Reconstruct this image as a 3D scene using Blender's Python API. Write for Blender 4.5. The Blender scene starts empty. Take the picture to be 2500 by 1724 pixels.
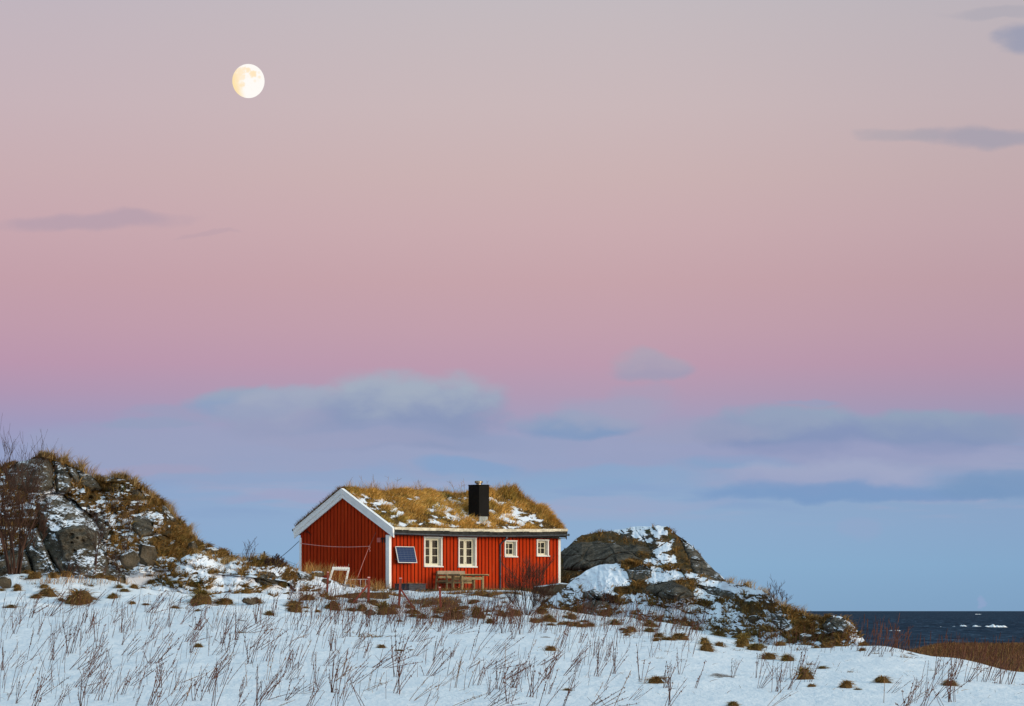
import bpy, bmesh, math, random
import numpy as np
from mathutils import Vector, Matrix
R = math.radians
F = 8894.0            # focal length in photograph pixels
HZ = 1491.0           # horizon row
PI = math.pi
rng = np.random.default_rng(7)
random.seed(7)
scene = bpy.context.scene
C = scene.collection

# ------------------------------------------------------------------ helpers
def srgb(r, g, b):
    def f(c):
        c /= 255.0
        return c / 12.92 if c <= .04045 else ((c + .055) / 1.055) ** 2.4
    return (f(r), f(g), f(b), 1.0)

def W(px, py, Y):
    """point seen at photograph pixel (px,py) at distance Y"""
    return ((px - 1250.0) * Y / F, Y, (HZ - py) * Y / F)

def tag(o, label=None, cat=None, group=None, kind=None):
    if label: o['label'] = label
    if cat: o['category'] = cat
    if group: o['group'] = group
    if kind: o['kind'] = kind
    return o

def empty(name, loc=(0, 0, 0), rz=0.0):
    o = bpy.data.objects.new(name, None); C.objects.link(o)
    o.location = loc; o.rotation_euler = (0, 0, rz); o.empty_display_size = .2
    return o

def link(name, me, parent=None):
    o = bpy.data.objects.new(name, me); C.objects.link(o)
    if parent: o.parent = parent
    return o

class MB:
    def __init__(s): s.v = []; s.f = []; s.m = []
    def add(s, vs, fs, mi=0):
        b = len(s.v); s.v += [tuple(p) for p in vs]
        s.f += [tuple(i + b for i in f) for f in fs]; s.m += [mi] * len(fs); return s
    def box(s, x0, x1, y0, y1, z0, z1, mi=0):
        v = [(x0,y0,z0),(x1,y0,z0),(x1,y1,z0),(x0,y1,z0),(x0,y0,z1),(x1,y0,z1),(x1,y1,z1),(x0,y1,z1)]
        return s.add(v, [(0,3,2,1),(4,5,6,7),(0,1,5,4),(1,2,6,5),(2,3,7,6),(3,0,4,7)], mi)
    def beam(s, a, b, w, h, mi=0, up=(0,0,1)):
        a = Vector(a); b = Vector(b); d = (b - a).normalized(); up = Vector(up)
        sx = d.cross(up)
        if sx.length < 1e-4: sx = d.cross(Vector((0,1,0)))
        sx.normalize(); sy = sx.cross(d).normalized(); v = []
        for p in (a, b):
            for i, j in ((-1,-1),(1,-1),(1,1),(-1,1)):
                v.append(p + sx * w / 2 * i + sy * h / 2 * j)
        return s.add(v, [(0,1,2,3),(7,6,5,4),(0,4,5,1),(1,5,6,2),(2,6,7,3),(3,7,4,0)], mi)
    def tube(s, pts, rad, n=6, mi=0, cap=True):
        pts = [Vector(p) for p in pts]
        if not hasattr(rad, '__len__'): rad = [rad] * len(pts)
        b = len(s.v); ref = Vector((0.13, 0.27, 1))
        for i, p in enumerate(pts):
            d = (pts[min(i+1, len(pts)-1)] - pts[max(i-1, 0)])
            d = d.normalized() if d.length > 1e-9 else Vector((0,0,1))
            r0 = ref if abs(d.dot(ref.normalized())) < .97 else Vector((1, .2, 0))
            ax = d.cross(r0).normalized(); ay = d.cross(ax)
            for k in range(n):
                t = 2 * PI * k / n
                s.v.append(tuple(p + (ax * math.cos(t) + ay * math.sin(t)) * rad[i]))
        for i in range(len(pts) - 1):
            for k in range(n):
                k2 = (k + 1) % n
                s.f.append((b+i*n+k, b+i*n+k2, b+(i+1)*n+k2, b+(i+1)*n+k)); s.m.append(mi)
        if cap:
            s.f.append(tuple(b + k for k in range(n))[::-1]); s.m.append(mi)
            e = b + (len(pts)-1) * n
            s.f.append(tuple(e + k for k in range(n))); s.m.append(mi)
        return s
    def prism(s, poly, y0, y1, axis='y', mi=0):
        """polygon in two axes extruded along the third"""
        n = len(poly); v = []
        for yy in (y0, y1):
            for (a, b) in poly:
                v.append({'y': (a, yy, b), 'x': (yy, a, b), 'z': (a, b, yy)}[axis])
        fs = [tuple(range(n)), tuple(range(2*n-1, n-1, -1))]
        for i in range(n):
            j = (i + 1) % n; fs.append((i, i+n, j+n, j))
        return s.add(v, fs, mi)
    def build(s, name, mats, parent=None, smooth=False, bevel=0):
        me = bpy.data.meshes.new(name); me.from_pydata(s.v, [], s.f)
        if not isinstance(mats, (list, tuple)): mats = [mats]
        for m in mats: me.materials.append(m)
        if len(mats) > 1: me.polygons.foreach_set('material_index', s.m)
        bm = bmesh.new(); bm.from_mesh(me); bmesh.ops.recalc_face_normals(bm, faces=bm.faces); bm.to_mesh(me); bm.free()
        if smooth: me.polygons.foreach_set('use_smooth', [True] * len(me.polygons))
        o = link(name, me, parent)
        if bevel:
            md = o.modifiers.new('bevel', 'BEVEL'); md.width = bevel; md.segments = 2; md.limit_method = 'ANGLE'
        return o

def np_mesh(name, V, quads=None, tris=None, smooth=True, attrs=None, mat=None):
    """fast mesh; attrs {name: (n,) float or (n,3) colour}"""
    me = bpy.data.meshes.new(name)
    V = np.asarray(V, np.float32); nq = 0 if quads is None else len(quads); nt = 0 if tris is None else len(tris)
    me.vertices.add(len(V)); me.vertices.foreach_set('co', V.ravel())
    me.loops.add(nq*4 + nt*3); me.polygons.add(nq + nt)
    li = []; 
    if nq: li.append(np.asarray(quads, np.int32).ravel())
    if nt: li.append(np.asarray(tris, np.int32).ravel())
    me.loops.foreach_set('vertex_index', np.concatenate(li))
    st = np.concatenate([np.arange(nq) * 4, nq*4 + np.arange(nt) * 3]).astype(np.int32)
    me.polygons.foreach_set('loop_start', st)
    me.polygons.foreach_set('use_smooth', np.full(nq+nt, smooth, bool))
    me.update(calc_edges=True)
    for k, a in (attrs or {}).items():
        a = np.asarray(a, np.float32)
        if a.ndim == 1:
            at = me.attributes.new(k, 'FLOAT', 'POINT'); at.data.foreach_set('value', a)
        else:
            at = me.color_attributes.new(k, 'FLOAT_COLOR', 'POINT')
            at.data.foreach_set('color', np.concatenate([a, np.ones((len(a), 1), np.float32)], 1).ravel())
    if mat: me.materials.append(mat)
    return me

# ------------------------------------------------------------------ noise
def _h(ix, iy, iz, seed):
    h = (ix.astype(np.int64) * 374761393 + iy.astype(np.int64) * 668265263 + iz.astype(np.int64) * 2147483647 * 3 + seed * 974711) & 0xffffffff
    h = ((h ^ (h >> 13)) * 1274126177) & 0xffffffff
    h = ((h ^ (h >> 16)) * 2246822519) & 0xffffffff
    return ((h ^ (h >> 15)) & 0xffffff) / float(0xffffff)

def vn(x, y, z=0.0, seed=0):
    x, y, z = np.broadcast_arrays(np.asarray(x, float), np.asarray(y, float), np.asarray(z, float))
    ix, iy, iz = np.floor(x), np.floor(y), np.floor(z)
    fx, fy, fz = x-ix, y-iy, z-iz
    fx = fx*fx*(3-2*fx); fy = fy*fy*(3-2*fy); fz = fz*fz*(3-2*fz)
    r = 0
    for a in (0, 1):
        for b in (0, 1):
            for c in (0, 1):
                r = r + _h(ix+a, iy+b, iz+c, seed) * (fx if a else 1-fx) * (fy if b else 1-fy) * (fz if c else 1-fz)
    return r * 2 - 1
def fbm(x, y, z=0.0, o=4, seed=0, gain=.5):
    r = 0; a = 1; t = 0
    for i in range(o):
        r = r + a * vn(np.asarray(x) * 2**i + 17.3*i, np.asarray(y) * 2**i - 9.1*i, np.asarray(z) * 2**i + 3.7*i, seed + i); t += a; a *= gain
    return r / t
def worley(x, y, seed=0):
    """returns F1, F2-F1, cell id value"""
    ix, iy = np.floor(x), np.floor(y)
    f1 = np.full(np.shape(x), 9.); f2 = f1.copy(); cid = np.zeros(np.shape(x)); z0 = np.zeros(np.shape(x))
    for a in (-1, 0, 1):
        for b in (-1, 0, 1):
            cx, cy = ix+a, iy+b
            px = cx + _h(cx, cy, z0, seed); py = cy + _h(cx, cy, z0+1, seed)
            d = np.hypot(px-x, py-y); c = _h(cx, cy, z0+2, seed)
            new = d < f1
            f2 = np.where(new, f1, np.minimum(f2, d)); cid = np.where(new, c, cid); f1 = np.where(new, d, f1)
    return f1, f2-f1, cid
def ss(a, b, x):
    t = np.clip((x-a)/(b-a), 0, 1); return t*t*(3-2*t)

# ------------------------------------------------------------------ materials
class NT:
    def __init__(s, tree): s.t = tree; s.n = tree.nodes; s.l = tree.links
    def new(s, typ, **k):
        n = s.n.new(typ)
        for a, b in k.items(): setattr(n, a, b)
        return n
    def put(s, sock, v):
        if isinstance(v, bpy.types.NodeSocket): s.l.new(v, sock)
        elif v is not None:
            sock.default_value = v
    def math(s, op, a, b=None, c=None, clamp=False):
        n = s.new('ShaderNodeMath', operation=op, use_clamp=clamp)
        for i, v in enumerate((a, b, c)):
            if v is not None: s.put(n.inputs[i], v)
        return n.outputs[0]
    def mix(s, f, a, b, typ='MIX'):
        n = s.new('ShaderNodeMix', data_type='RGBA', blend_type=typ)
        s.put(n.inputs[0], f); s.put(n.inputs[6], a); s.put(n.inputs[7], b); return n.outputs[2]
    def ss(s, x, lo, hi):
        n = s.new('ShaderNodeMapRange', interpolation_type='SMOOTHSTEP')
        s.put(n.inputs[0], x); n.inputs[1].default_value = lo; n.inputs[2].default_value = hi; return n.outputs[0]
    def noise(s, vec, scale, det=4, rough=.5, out=0):
        n = s.new('ShaderNodeTexNoise'); 
        if vec is not None: s.put(n.inputs['Vector'], vec)
        n.inputs['Scale'].default_value = scale; n.inputs['Detail'].default_value = det; n.inputs['Roughness'].default_value = rough
        return n.outputs[out]
    def ramp(s, f, stops, interp='LINEAR'):
        n = s.new('ShaderNodeValToRGB'); cr = n.color_ramp; cr.interpolation = interp
        while len(cr.elements) < len(stops): cr.elements.new(.5)
        for e, (p, c) in zip(cr.elements, stops): e.position = p; e.color = c
        s.put(n.inputs[0], f); return n.outputs[0]
    def mapping(s, vec, scale):
        n = s.new('ShaderNodeMapping'); s.put(n.inputs[0], vec); n.inputs['Scale'].default_value = scale; return n.outputs[0]
    def attr(s, name, out='Fac'):
        n = s.new('ShaderNodeAttribute'); n.attribute_name = name; return n.outputs[out]
    def bump(s, h, dist, strength=1.0):
        n = s.new('ShaderNodeBump'); s.put(n.inputs['Height'], h); n.inputs['Distance'].default_value = dist; n.inputs['Strength'].default_value = strength
        return n.outputs[0]

def new_mat(name, rough=.7, spec=.3, metal=0.0):
    m = bpy.data.materials.new(name); m.use_nodes = True
    t = NT(m.node_tree); b = m.node_tree.nodes['Principled BSDF']
    b.inputs['Roughness'].default_value = rough; b.inputs['Specular IOR Level'].default_value = spec; b.inputs['Metallic'].default_value = metal
    t.b = b; t.tc = t.new('ShaderNodeTexCoord'); t.obj = t.tc.outputs['Object']; t.geo = t.new('ShaderNodeNewGeometry')
    return m, t
def C4(c): return (c[0], c[1], c[2], 1.0)
def simple(name, col, var=.15, scale=3, rough=.7, spec=.3, metal=0.0, bump=0.0, stretch=(1,1,1)):
    m, t = new_mat(name, rough, spec, metal)
    v = t.mapping(t.obj, stretch)
    n = t.noise(v, scale, 5, .6)
    lo = C4([c*(1-var) for c in col[:3]]); hi = C4([min(1, c*(1+var)) for c in col[:3]])
    t.put(t.b.inputs['Base Color'], t.mix(t.ss(n, .3, .7), lo, hi))
    if bump: t.put(t.b.inputs['Normal'], t.bump(t.noise(v, scale*6, 4), bump))
    return m

SNOW = (.80, .83, .88, 1)
GRASS_LO = (.060, .034, .010, 1); GRASS_HI = (.20, .115, .035, 1)
def rock_color(t, vec):
    n1 = t.noise(vec, 1.4, 9, .72); n2 = t.noise(vec, 5.0, 6, .75); n3 = t.noise(vec, 15.0, 5, .75)
    c = t.ramp(n1, [(.36, (.020, .016, .010, 1)), (.46, (.068, .053, .034, 1)), (.55, (.14, .113, .078, 1)), (.66, (.25, .215, .165, 1))])
    c = t.mix(t.math('MULTIPLY', t.ss(n2, .50, .62), .7), c, (.035, .028, .017, 1))
    c = t.mix(t.math('MULTIPLY', t.ss(n3, .56, .66), .55), c, (.36, .35, .31, 1))
    return c
def mat_terrain(name):
    """snow over withered turf over rock; 'snow' and 'rock' say where each lies"""
    m, t = new_mat(name, .85, .15)
    fine = t.noise(t.mapping(t.obj, (1, 1, 1.5)), 2.6, 6, .6); finer = t.noise(t.obj, 12.0, 3, .6)
    w = t.math('ADD', t.math('MULTIPLY', t.math('SUBTRACT', fine, .5), 1.2), t.math('MULTIPLY', t.math('SUBTRACT', finer, .5), .5))
    frost = t.math('MULTIPLY', t.math('MULTIPLY', t.ss(t.attr('rock'), .6, 1.2), t.math('SUBTRACT', t.noise(t.obj, 9.0, 6, .75), .5)), 2.4)
    sn = t.ss(t.math('ADD', t.math('ADD', t.attr('snow'), w), frost), .42, .56)
    rk = t.ss(t.math('ADD', t.attr('rock'), t.math('MULTIPLY', w, .7)), .42, .58)
    gv = t.noise(t.obj, 2.2, 6, .6); gv2 = t.noise(t.mapping(t.obj, (1, 1, .35)), 14, 4, .7)
    g = t.mix(t.ss(gv, .35, .65), (.060, .034, .010, 1), (.15, .085, .025, 1))
    g = t.mix(t.ss(gv2, .5, .75), g, (.23, .14, .045, 1))
    g = t.mix(t.ss(t.noise(t.obj, .9, 3), .60, .70), g, (.045, .055, .012, 1))
    c = t.mix(rk, g, rock_color(t, t.obj))
    c = t.mix(sn, c, SNOW)
    t.put(t.b.inputs['Base Color'], c)
    h = t.math('ADD', t.math('MULTIPLY', t.noise(t.obj, 9, 7, .7), t.math('SUBTRACT', 1.15, sn)), t.math('MULTIPLY', sn, .25))
    t.put(t.b.inputs['Normal'], t.bump(h, .22, .9))
    return m
M_terrain = mat_terrain('snowy_turf')
def mat_rock():
    m, t = new_mat('rock', .9, .15)
    fine = t.noise(t.mapping(t.obj, (1, 1, 2.2)), 3.0, 7, .72); finer = t.noise(t.obj, 14.0, 4, .7)
    w = t.math('ADD', t.math('MULTIPLY', t.math('SUBTRACT', fine, .5), 2.4), t.math('MULTIPLY', t.math('SUBTRACT', finer, .5), 1.9))
    sn = t.ss(t.math('ADD', t.attr('snow'), w), .45, .56)
    c = rock_color(t, t.obj)
    blot = t.noise(t.obj, 1.6, 5, .7)
    c = t.mix(t.math('MULTIPLY', t.ss(blot, .45, .65), .5), c, (.13, .088, .045, 1))
    c = t.mix(sn, c, SNOW)
    t.put(t.b.inputs['Base Color'], c)
    h = t.noise(t.obj, 3.5, 10, .75)
    t.put(t.b.inputs['Normal'], t.bump(h, .30, .9))
    return m
M_rock = mat_rock()
def mat_blade(name, rough=.8):
    m, t = new_mat(name, rough, .12)
    t.put(t.b.inputs['Base Color'], t.attr('Col', 'Color'))
    return m
M_blade = mat_blade('dry_grass_blades')
def mat_snowfield():
    m, t = new_mat('snow_field', .75, .2)
    fine = t.noise(t.obj, 3.0, 7, .7); finer = t.noise(t.obj, 16.0, 4, .6)
    w = t.math('ADD', t.math('MULTIPLY', t.math('SUBTRACT', fine, .5), .9), t.math('MULTIPLY', t.math('SUBTRACT', finer, .5), .6))
    sn = t.ss(t.math('ADD', t.attr('snow'), w), .42, .56)
    g = t.mix(t.ss(t.noise(t.obj, 6, 5, .7), .35, .7), (.05, .026, .008, 1), (.16, .085, .028, 1))
    grit = t.ss(t.noise(t.mapping(t.obj, (1, .5, 1)), 7.0, 3, .8), .71, .76)
    s = t.mix(t.noise(t.obj, .5, 4), (.72, .75, .79, 1), (.80, .82, .84, 1))
    s = t.mix(t.math('MULTIPLY', grit, .55), s, (.25, .20, .15, 1))
    t.put(t.b.inputs['Base Color'], t.mix(sn, g, s))
    h = t.math('ADD', t.math('MULTIPLY', t.noise(t.mapping(t.obj, (1, .35, 1)), 1.6, 6, .6), .9), t.math('MULTIPLY', t.noise(t.mapping(t.obj, (1, .4, 1)), 6, 4, .6), .25))
    t.put(t.b.inputs['Normal'], t.bump(h, .26, .5))
    return m
M_snow = mat_snowfield()
# ------------------------------------------------------------------ camera
cd = bpy.data.cameras.new('camera'); cam = bpy.data.objects.new('camera', cd); C.objects.link(cam)
cd.sensor_width = 36.0; cd.lens = F / 2500.0 * 36.0; cd.shift_y = (HZ - 862.0) / 2500.0
cd.clip_start = .5; cd.clip_end = 200000.0
cam.location = (0, 0, 0); cam.rotation_euler = (R(90), 0, 0)
scene.camera = cam
scene.view_settings.view_transform = 'Standard'; scene.view_settings.look = 'None'
scene.view_settings.exposure = 0; scene.view_settings.gamma = 1

# ------------------------------------------------------------------ sky: dusk gradient by elevation and azimuth, with clouds
w = bpy.data.worlds.new('World'); scene.world = w; w.use_nodes = True
t = NT(w.node_tree); bg = w.node_tree.nodes['Background']
tc = t.new('ShaderNodeTexCoord'); sx = t.new('ShaderNodeSeparateXYZ'); t.put(sx.inputs[0], tc.outputs['Generated'])
X, Y, Z = sx.outputs
hor = t.math('SQRT', t.math('ADD', t.math('MULTIPLY', X, X), t.math('MULTIPLY', Y, Y)))
el = t.math('DIVIDE', Z, t.math('MAXIMUM', hor, .001))
az = t.math('DIVIDE', X, t.math('MAXIMUM', hor, .001))        # sine of azimuth
def e_(py): return (HZ - py) / F / .2
low = t.math('DIVIDE', el, .2, clamp=True)
STOPS = [(1491,(133,168,200)),(1380,(139,175,207)),(1290,(143,173,206)),(1200,(145,170,203)),(1110,(151,164,196)),(1035,(161,158,189)),(960,(177,155,180)),
         (890,(188,155,175)),(800,(194,160,173)),(690,(198,164,171)),(560,(202,172,176)),(430,(203,178,179)),(260,(202,184,186)),(60,(197,186,190)),(-120,(190,187,194))]
grad = t.ramp(low, [(max(0, e_(p)), srgb(*c)) for p, c in STOPS])
# the dome above the picture: pale blue dusk overhead
SKYG = 1.0
high = t.ramp(t.math('DIVIDE', el, 4.0, clamp=True), [(0.0, (.55,.53,.56,1)), (.08, (.60,.75,.84,1)), (.25, (.58,.90,1.06,1)), (1.0, (.54,.90,1.10,1))])
g = t.mix(t.ss(el, .17, .5), grad, high)
# slow left-right change: lilac to the left, greyer to the right
right = t.ss(az, .02, .16); left = t.ss(t.math('MULTIPLY', az, -1), .0, .16)
g = t.mix(right, g, t.mix(1.0, g, (.90, .91, .94, 1), 'MULTIPLY'))
g = t.mix(left, g, t.mix(1.0, g, (.97, .94, .99, 1), 'MULTIPLY'))
# cloud coordinates (thousandths of a picture pixel, from the direction only)
ysafe = t.math('MAXIMUM', Y, .05)
u = t.math('ADD', t.math('MULTIPLY', t.math('DIVIDE', X, ysafe), F/1000), 1.25)
v = t.math('SUBTRACT', HZ/1000, t.math('MULTIPLY', t.math('DIVIDE', Z, ysafe), F/1000))
cv = t.new('ShaderNodeCombineXYZ'); t.put(cv.inputs[0], u); t.put(cv.inputs[1], v); cvs = t.mapping(cv.outputs[0], (1, 1.8, 1))
nn = t.new('ShaderNodeTexNoise'); t.put(nn.inputs['Vector'], cvs); nn.inputs['Scale'].default_value = 4.2; nn.inputs['Detail'].default_value = 7; nn.inputs['Roughness'].default_value = .52
ns = t.new('ShaderNodeSeparateColor'); t.put(ns.inputs[0], nn.outputs['Color'])
u2 = t.math('ADD', u, t.math('MULTIPLY', t.math('SUBTRACT', ns.outputs[0], .5), .20))
v2 = t.math('ADD', v, t.math('MULTIPLY', t.math('SUBTRACT', ns.outputs[1], .5), .085))
nf = t.noise(cvs, 9.0, 6, .55)
# soft haze bank low over the sea
CL = [ # cx, cy, rx, rtop, rbottom, colour, strength
 (480,1100,450,80,80,(154,162,193),.8),(1100,1110,520,60,60,(152,162,194),.75),(1900,1120,600,80,70,(152,160,193),.75),(700,1165,300,16,12,(142,165,200),.6),(330,1150,220,14,10,(162,160,190),.6),(900,1215,380,22,14,(158,163,196),.6),(1500,1235,300,18,14,(155,168,200),.6),
 (370,1037,150,14,14,(146,160,190),.6),(610,985,185,36,34,(138,160,194),.95,(152,166,190),.7),(745,1010,210,60,84,(150,158,189),.9,(162,170,192),.6),
 (1010,1000,235,106,100,(138,152,186),1.0,(163,174,192),.6),(940,1070,250,40,40,(146,157,190),.75),(1100,1075,170,30,30,(140,154,188),.6),(1150,1138,170,20,20,(130,163,202),.7),
 (1415,1042,165,40,28,(130,154,191),.95,(148,163,190),.4),(1500,1010,150,45,35,(158,163,190),.6),(1595,900,120,44,28,(160,157,182),.85,(172,164,182),.5),
 (1440,1170,330,36,28,(137,167,202),.75),(1790,1135,170,24,18,(134,163,199),.75),(1960,984,90,8,7,(150,160,190),.7),
 (1950,1052,250,64,66,(134,149,186),1.0,(148,163,188),.8),(1880,1030,150,40,40,(148,160,188),.5),(2300,1052,200,54,66,(134,150,186),1.0,(146,161,186),.7),(2480,1040,150,30,50,(140,155,185),.6),(2050,1110,420,30,30,(152,158,193),.5),
 (2020,1172,310,44,38,(154,164,197),.8,(162,170,199),.4),(2090,1212,380,34,20,(120,153,196),.85),(2450,1195,190,40,32,(120,151,190),.8),
 (215,540,240,26,28,(172,155,172),.55),(510,577,70,7,7,(180,157,170),.35),
 (2390,338,190,30,28,(163,159,174),.8),(2180,335,90,20,20,(172,165,175),.6),(2520,92,95,34,40,(156,158,178),.95),(2430,34,130,18,14,(176,171,181),.8),(2100,1300,50,30,30,(150,166,200),.35),
 (480,1010,210,26,22,(150,160,190),.55),(1250,1080,190,24,20,(148,160,193),.55),(1700,1055,170,34,30,(156,160,188),.5),(1560,965,90,34,45,(164,160,186),.4),(860,1075,260,26,24,(158,162,192),.5),
 (2392,1478,9,24,14,(160,168,208),.35)]
front = t.ss(Y, .3, .6)
# thin stratus streaks lying low over the horizon
st_n = t.noise(t.mapping(cv.outputs[0], (1.0, 9.0, 1)), 1.9, 5, .55)
st_b = t.math('MULTIPLY', t.math('MULTIPLY', t.ss(v, 1.03, 1.12), t.ss(v, 1.30, 1.22)), front)
g = t.mix(t.math('MULTIPLY', t.ss(st_n, .50, .68), t.math('MULTIPLY', st_b, .75)), g, srgb(136, 163, 201))
g = t.mix(t.math('MULTIPLY', t.ss(st_n, .50, .34), t.math('MULTIPLY', st_b, .6)), g, srgb(164, 168, 197))
for q in CL:
    cx, cy, rx, rt, rb, col, st = q[:7]; top = q[7] if len(q) > 7 else None; sharp = q[8] if len(q) > 8 else 0
    du = t.math('DIVIDE', t.math('SUBTRACT', u2, cx/1000), rx/1000)
    dr = t.math('SUBTRACT', v2, cy/1000)
    dv = t.math('ADD', t.math('DIVIDE', t.math('MAXIMUM', dr, 0.0), rb/1000), t.math('DIVIDE', t.math('MINIMUM', dr, 0.0), rt/1000))
    d = t.math('ADD', t.math('MULTIPLY', du, du), t.math('MULTIPLY', dv, dv))
    m = t.ss(t.math('ADD', d, t.math('MULTIPLY', t.math('SUBTRACT', nf, .5), 1.15)), 1.45 - .2*sharp, .2 + .35*sharp)
    m = t.math('MULTIPLY', t.math('MULTIPLY', m, st), front)
    cc = t.mix(t.ss(t.math('ADD', dv, t.math('MULTIPLY', t.math('SUBTRACT', nf, .5), 1.5)), -.75, .45), srgb(*top), srgb(*col)) if top else srgb(*col)
    g = t.mix(m, g, cc)
# afterglow behind the camera
sidef = t.math('ADD', t.math('MULTIPLY', X, .85), t.math('MULTIPLY', Y, -.53))
out_ = t.ss(t.math('SUBTRACT', .93, Y), -.0, .25)
g = t.mix(t.math('MULTIPLY', out_, t.ss(sidef, .5, -.9)), g, t.mix(1.0, g, (.42, .45, .50, 1), 'MULTIPLY'))
back = t.math('MULTIPLY', t.ss(sidef, .1, .95), t.ss(t.math('MULTIPLY', el, -1), -.9, 0.0))
g = t.mix(back, g, (1.15, .88, .60, 1))
below = t.ss(t.math('MULTIPLY', el, -1), .0005, .02)
g = t.mix(below, g, (.10, .14, .20, 1))
t.put(bg.inputs['Color'], g); bg.inputs['Strength'].default_value = 1.0

sd = bpy.data.lights.new('sun', 'SUN'); sun = bpy.data.objects.new('sun', sd); C.objects.link(sun)
sd.energy = 2.3; sd.angle = R(22); sd.color = (1.0, .86, .70)
sun.rotation_euler = Vector((.80, -.60, .22)).to_track_quat('Z', 'Y').to_euler()

# ------------------------------------------------------------------ ground
GY = np.array([-300, 0, 30, 50, 70, 85, 100, 110, 118, 125, 140, 150, 157, 168, 200, 260, 340, 430, 470, 900.])
GP = np.array([-600, 0, 500, 950, 1250, 1600, 1900, 2140, 2310, 2500, 3000.])
_c = {  # z at each GY for a left, a middle and the right columns
 'L': [-1.7,-1.75,-2.7,-3.0,-2.75,-2.23,-1.38,-.82,-.36,.03,.88,1.1,1.2,1.2,.9,-1,-4,-9,-10,-10],
 'M': [-1.7,-1.75,-2.7,-3.0,-2.75,-2.23,-1.42,-.95,-.66,-.42,.12,.56,.86,.97,.7,-1,-4,-9,-10,-10],
 'R1':[-1.7,-1.75,-2.7,-3.0,-2.75,-2.23,-1.62,-1.33,-1.15,-1.05,-1.1,-1.2,-1.3,-1.8,-4,-7,-9,-10,-10,-10],
 'R2':[-1.7,-1.75,-2.7,-3.0,-2.75,-2.23,-1.58,-1.23,-1.13,-1.4,-2.3,-2.4,-2.5,-2.6,-3.0,-3.7,-4.7,-9,-10,-10],
 'R3':[-1.7,-1.75,-2.7,-3.0,-2.75,-2.23,-1.66,-1.42,-1.55,-2.0,-2.4,-2.4,-2.4,-2.4,-2.45,-2.8,-3.4,-9,-10,-10],
 'R4':[-1.7,-1.75,-2.7,-3.0,-2.75,-2.23,-1.86,-1.85,-2.2,-2.4,-2.5,-2.45,-2.4,-2.4,-2.5,-2.8,-3.4,-9,-10,-10]}
def _mixc(a, b, f): return np.array(_c[a]) * (1-f) + np.array(_c[b]) * f
GZ = np.array([_c['L'], _c['L'], _mixc('L','M',.25), _c['M'], _c['M'], _mixc('M','R1',.35), _c['R1'], _c['R2'], _c['R3'], _c['R4'], _c['R4']])
def _smooth_axis(Zt, xs, x):
    i = np.clip(np.searchsorted(xs, x) - 1, 0, len(xs) - 2); f = np.clip((x - xs[i]) / (xs[i+1] - xs[i]), 0, 1)
    return i, f
def zbase(x, y):
    x = np.asarray(x, float); y = np.asarray(y, float)
    p = 1250 + F * x / np.maximum(y, 60)
    ip, fp = _smooth_axis(None, GP, np.clip(p, GP[0], GP[-1])); iy, fy = _smooth_axis(None, GY, np.clip(y, GY[0], GY[-1]))
    fp = fp*fp*(3-2*fp)
    return (GZ[ip, iy]*(1-fp)*(1-fy) + GZ[ip+1, iy]*fp*(1-fy) + GZ[ip, iy+1]*(1-fp)*fy + GZ[ip+1, iy+1]*fp*fy)
def zground(x, y):
    x = np.asarray(x, float); y = np.asarray(y, float)
    near = ss(172, 160, y) * 1.0
    z = (zbase(x, y-1.5) + zbase(x, y) + zbase(x, y+1.5)) / 3
    z = z + (.055 * fbm(x*.35, y*.22, 0, 3, 11) + .028 * fbm(x*1.1, y*.7, 0, 3, 12)) * ss(40, 80, y) * (1 - .7*ss(157, 161, y))
    p_ = 1250 + F*x/np.maximum(y, 60)
    rough = ss(120, 132, y) * ss(161, 156, y)
    z = z + rough * (.05*fbm(x*2.2, y*1.3, 0, 3, 14) + .20*fbm(x*.7, y*.5, 0, 3, 15)) * ss(60, 100, y)
    z = z + .035*ss(84, 90, y)*fbm(x*.5 - y*.12, y*1.3, 0, 4, 16)
    for (mp, my_, ma, mx_, mw) in ((150, 137, .42, 2.6, 2.4), (300, 138, .30, 2.0, 2.0), (20, 138, .30, 2, 2), (870, 133, .34, 2.6, 2.6), (760, 137, .25, 1.6, 2), (1010, 126.5, .22, 2.4, 1.8), (1190, 128, .28, 1.7, 1.8), (1400, 131, .28, 2.2, 2), (1560, 127, .22, 2.0, 2), (1100, 143, .25, 2.2, 2.5), (1250, 140, .25, 1.6, 2)):
        z = z + ma*np.exp(-((x-(mp-1250)*my_/F)/mx_)**2 - ((y-my_)/mw)**2)
    return z

def grid_axis(*parts): 
    return np.unique(np.round(np.concatenate(parts), 4))
gx = grid_axis(-np.geomspace(24, 900, 30), np.geomspace(24, 900, 30), np.arange(-24, 24, .085))
gy = grid_axis(np.linspace(-300, 60, 20), np.arange(62, 84, 2), np.arange(84, 176, .2), np.arange(176, 470, 4))
GX, GYY = np.meshgrid(gx, gy); Zg = zground(GX, GYY)
def grid_faces(nx, ny):
    i = np.arange(nx*ny).reshape(ny, nx)
    return np.stack([i[:-1,:-1], i[:-1,1:], i[1:,1:], i[1:,:-1]], -1).reshape(-1, 4)
def PXof(x, y): return 1250 + F*x/np.maximum(y, 1)
def PYof(z, y): return HZ - F*z/np.maximum(y, 1)
pxg = PXof(GX, GYY); pyg = PYof(Zg, GYY)
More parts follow.
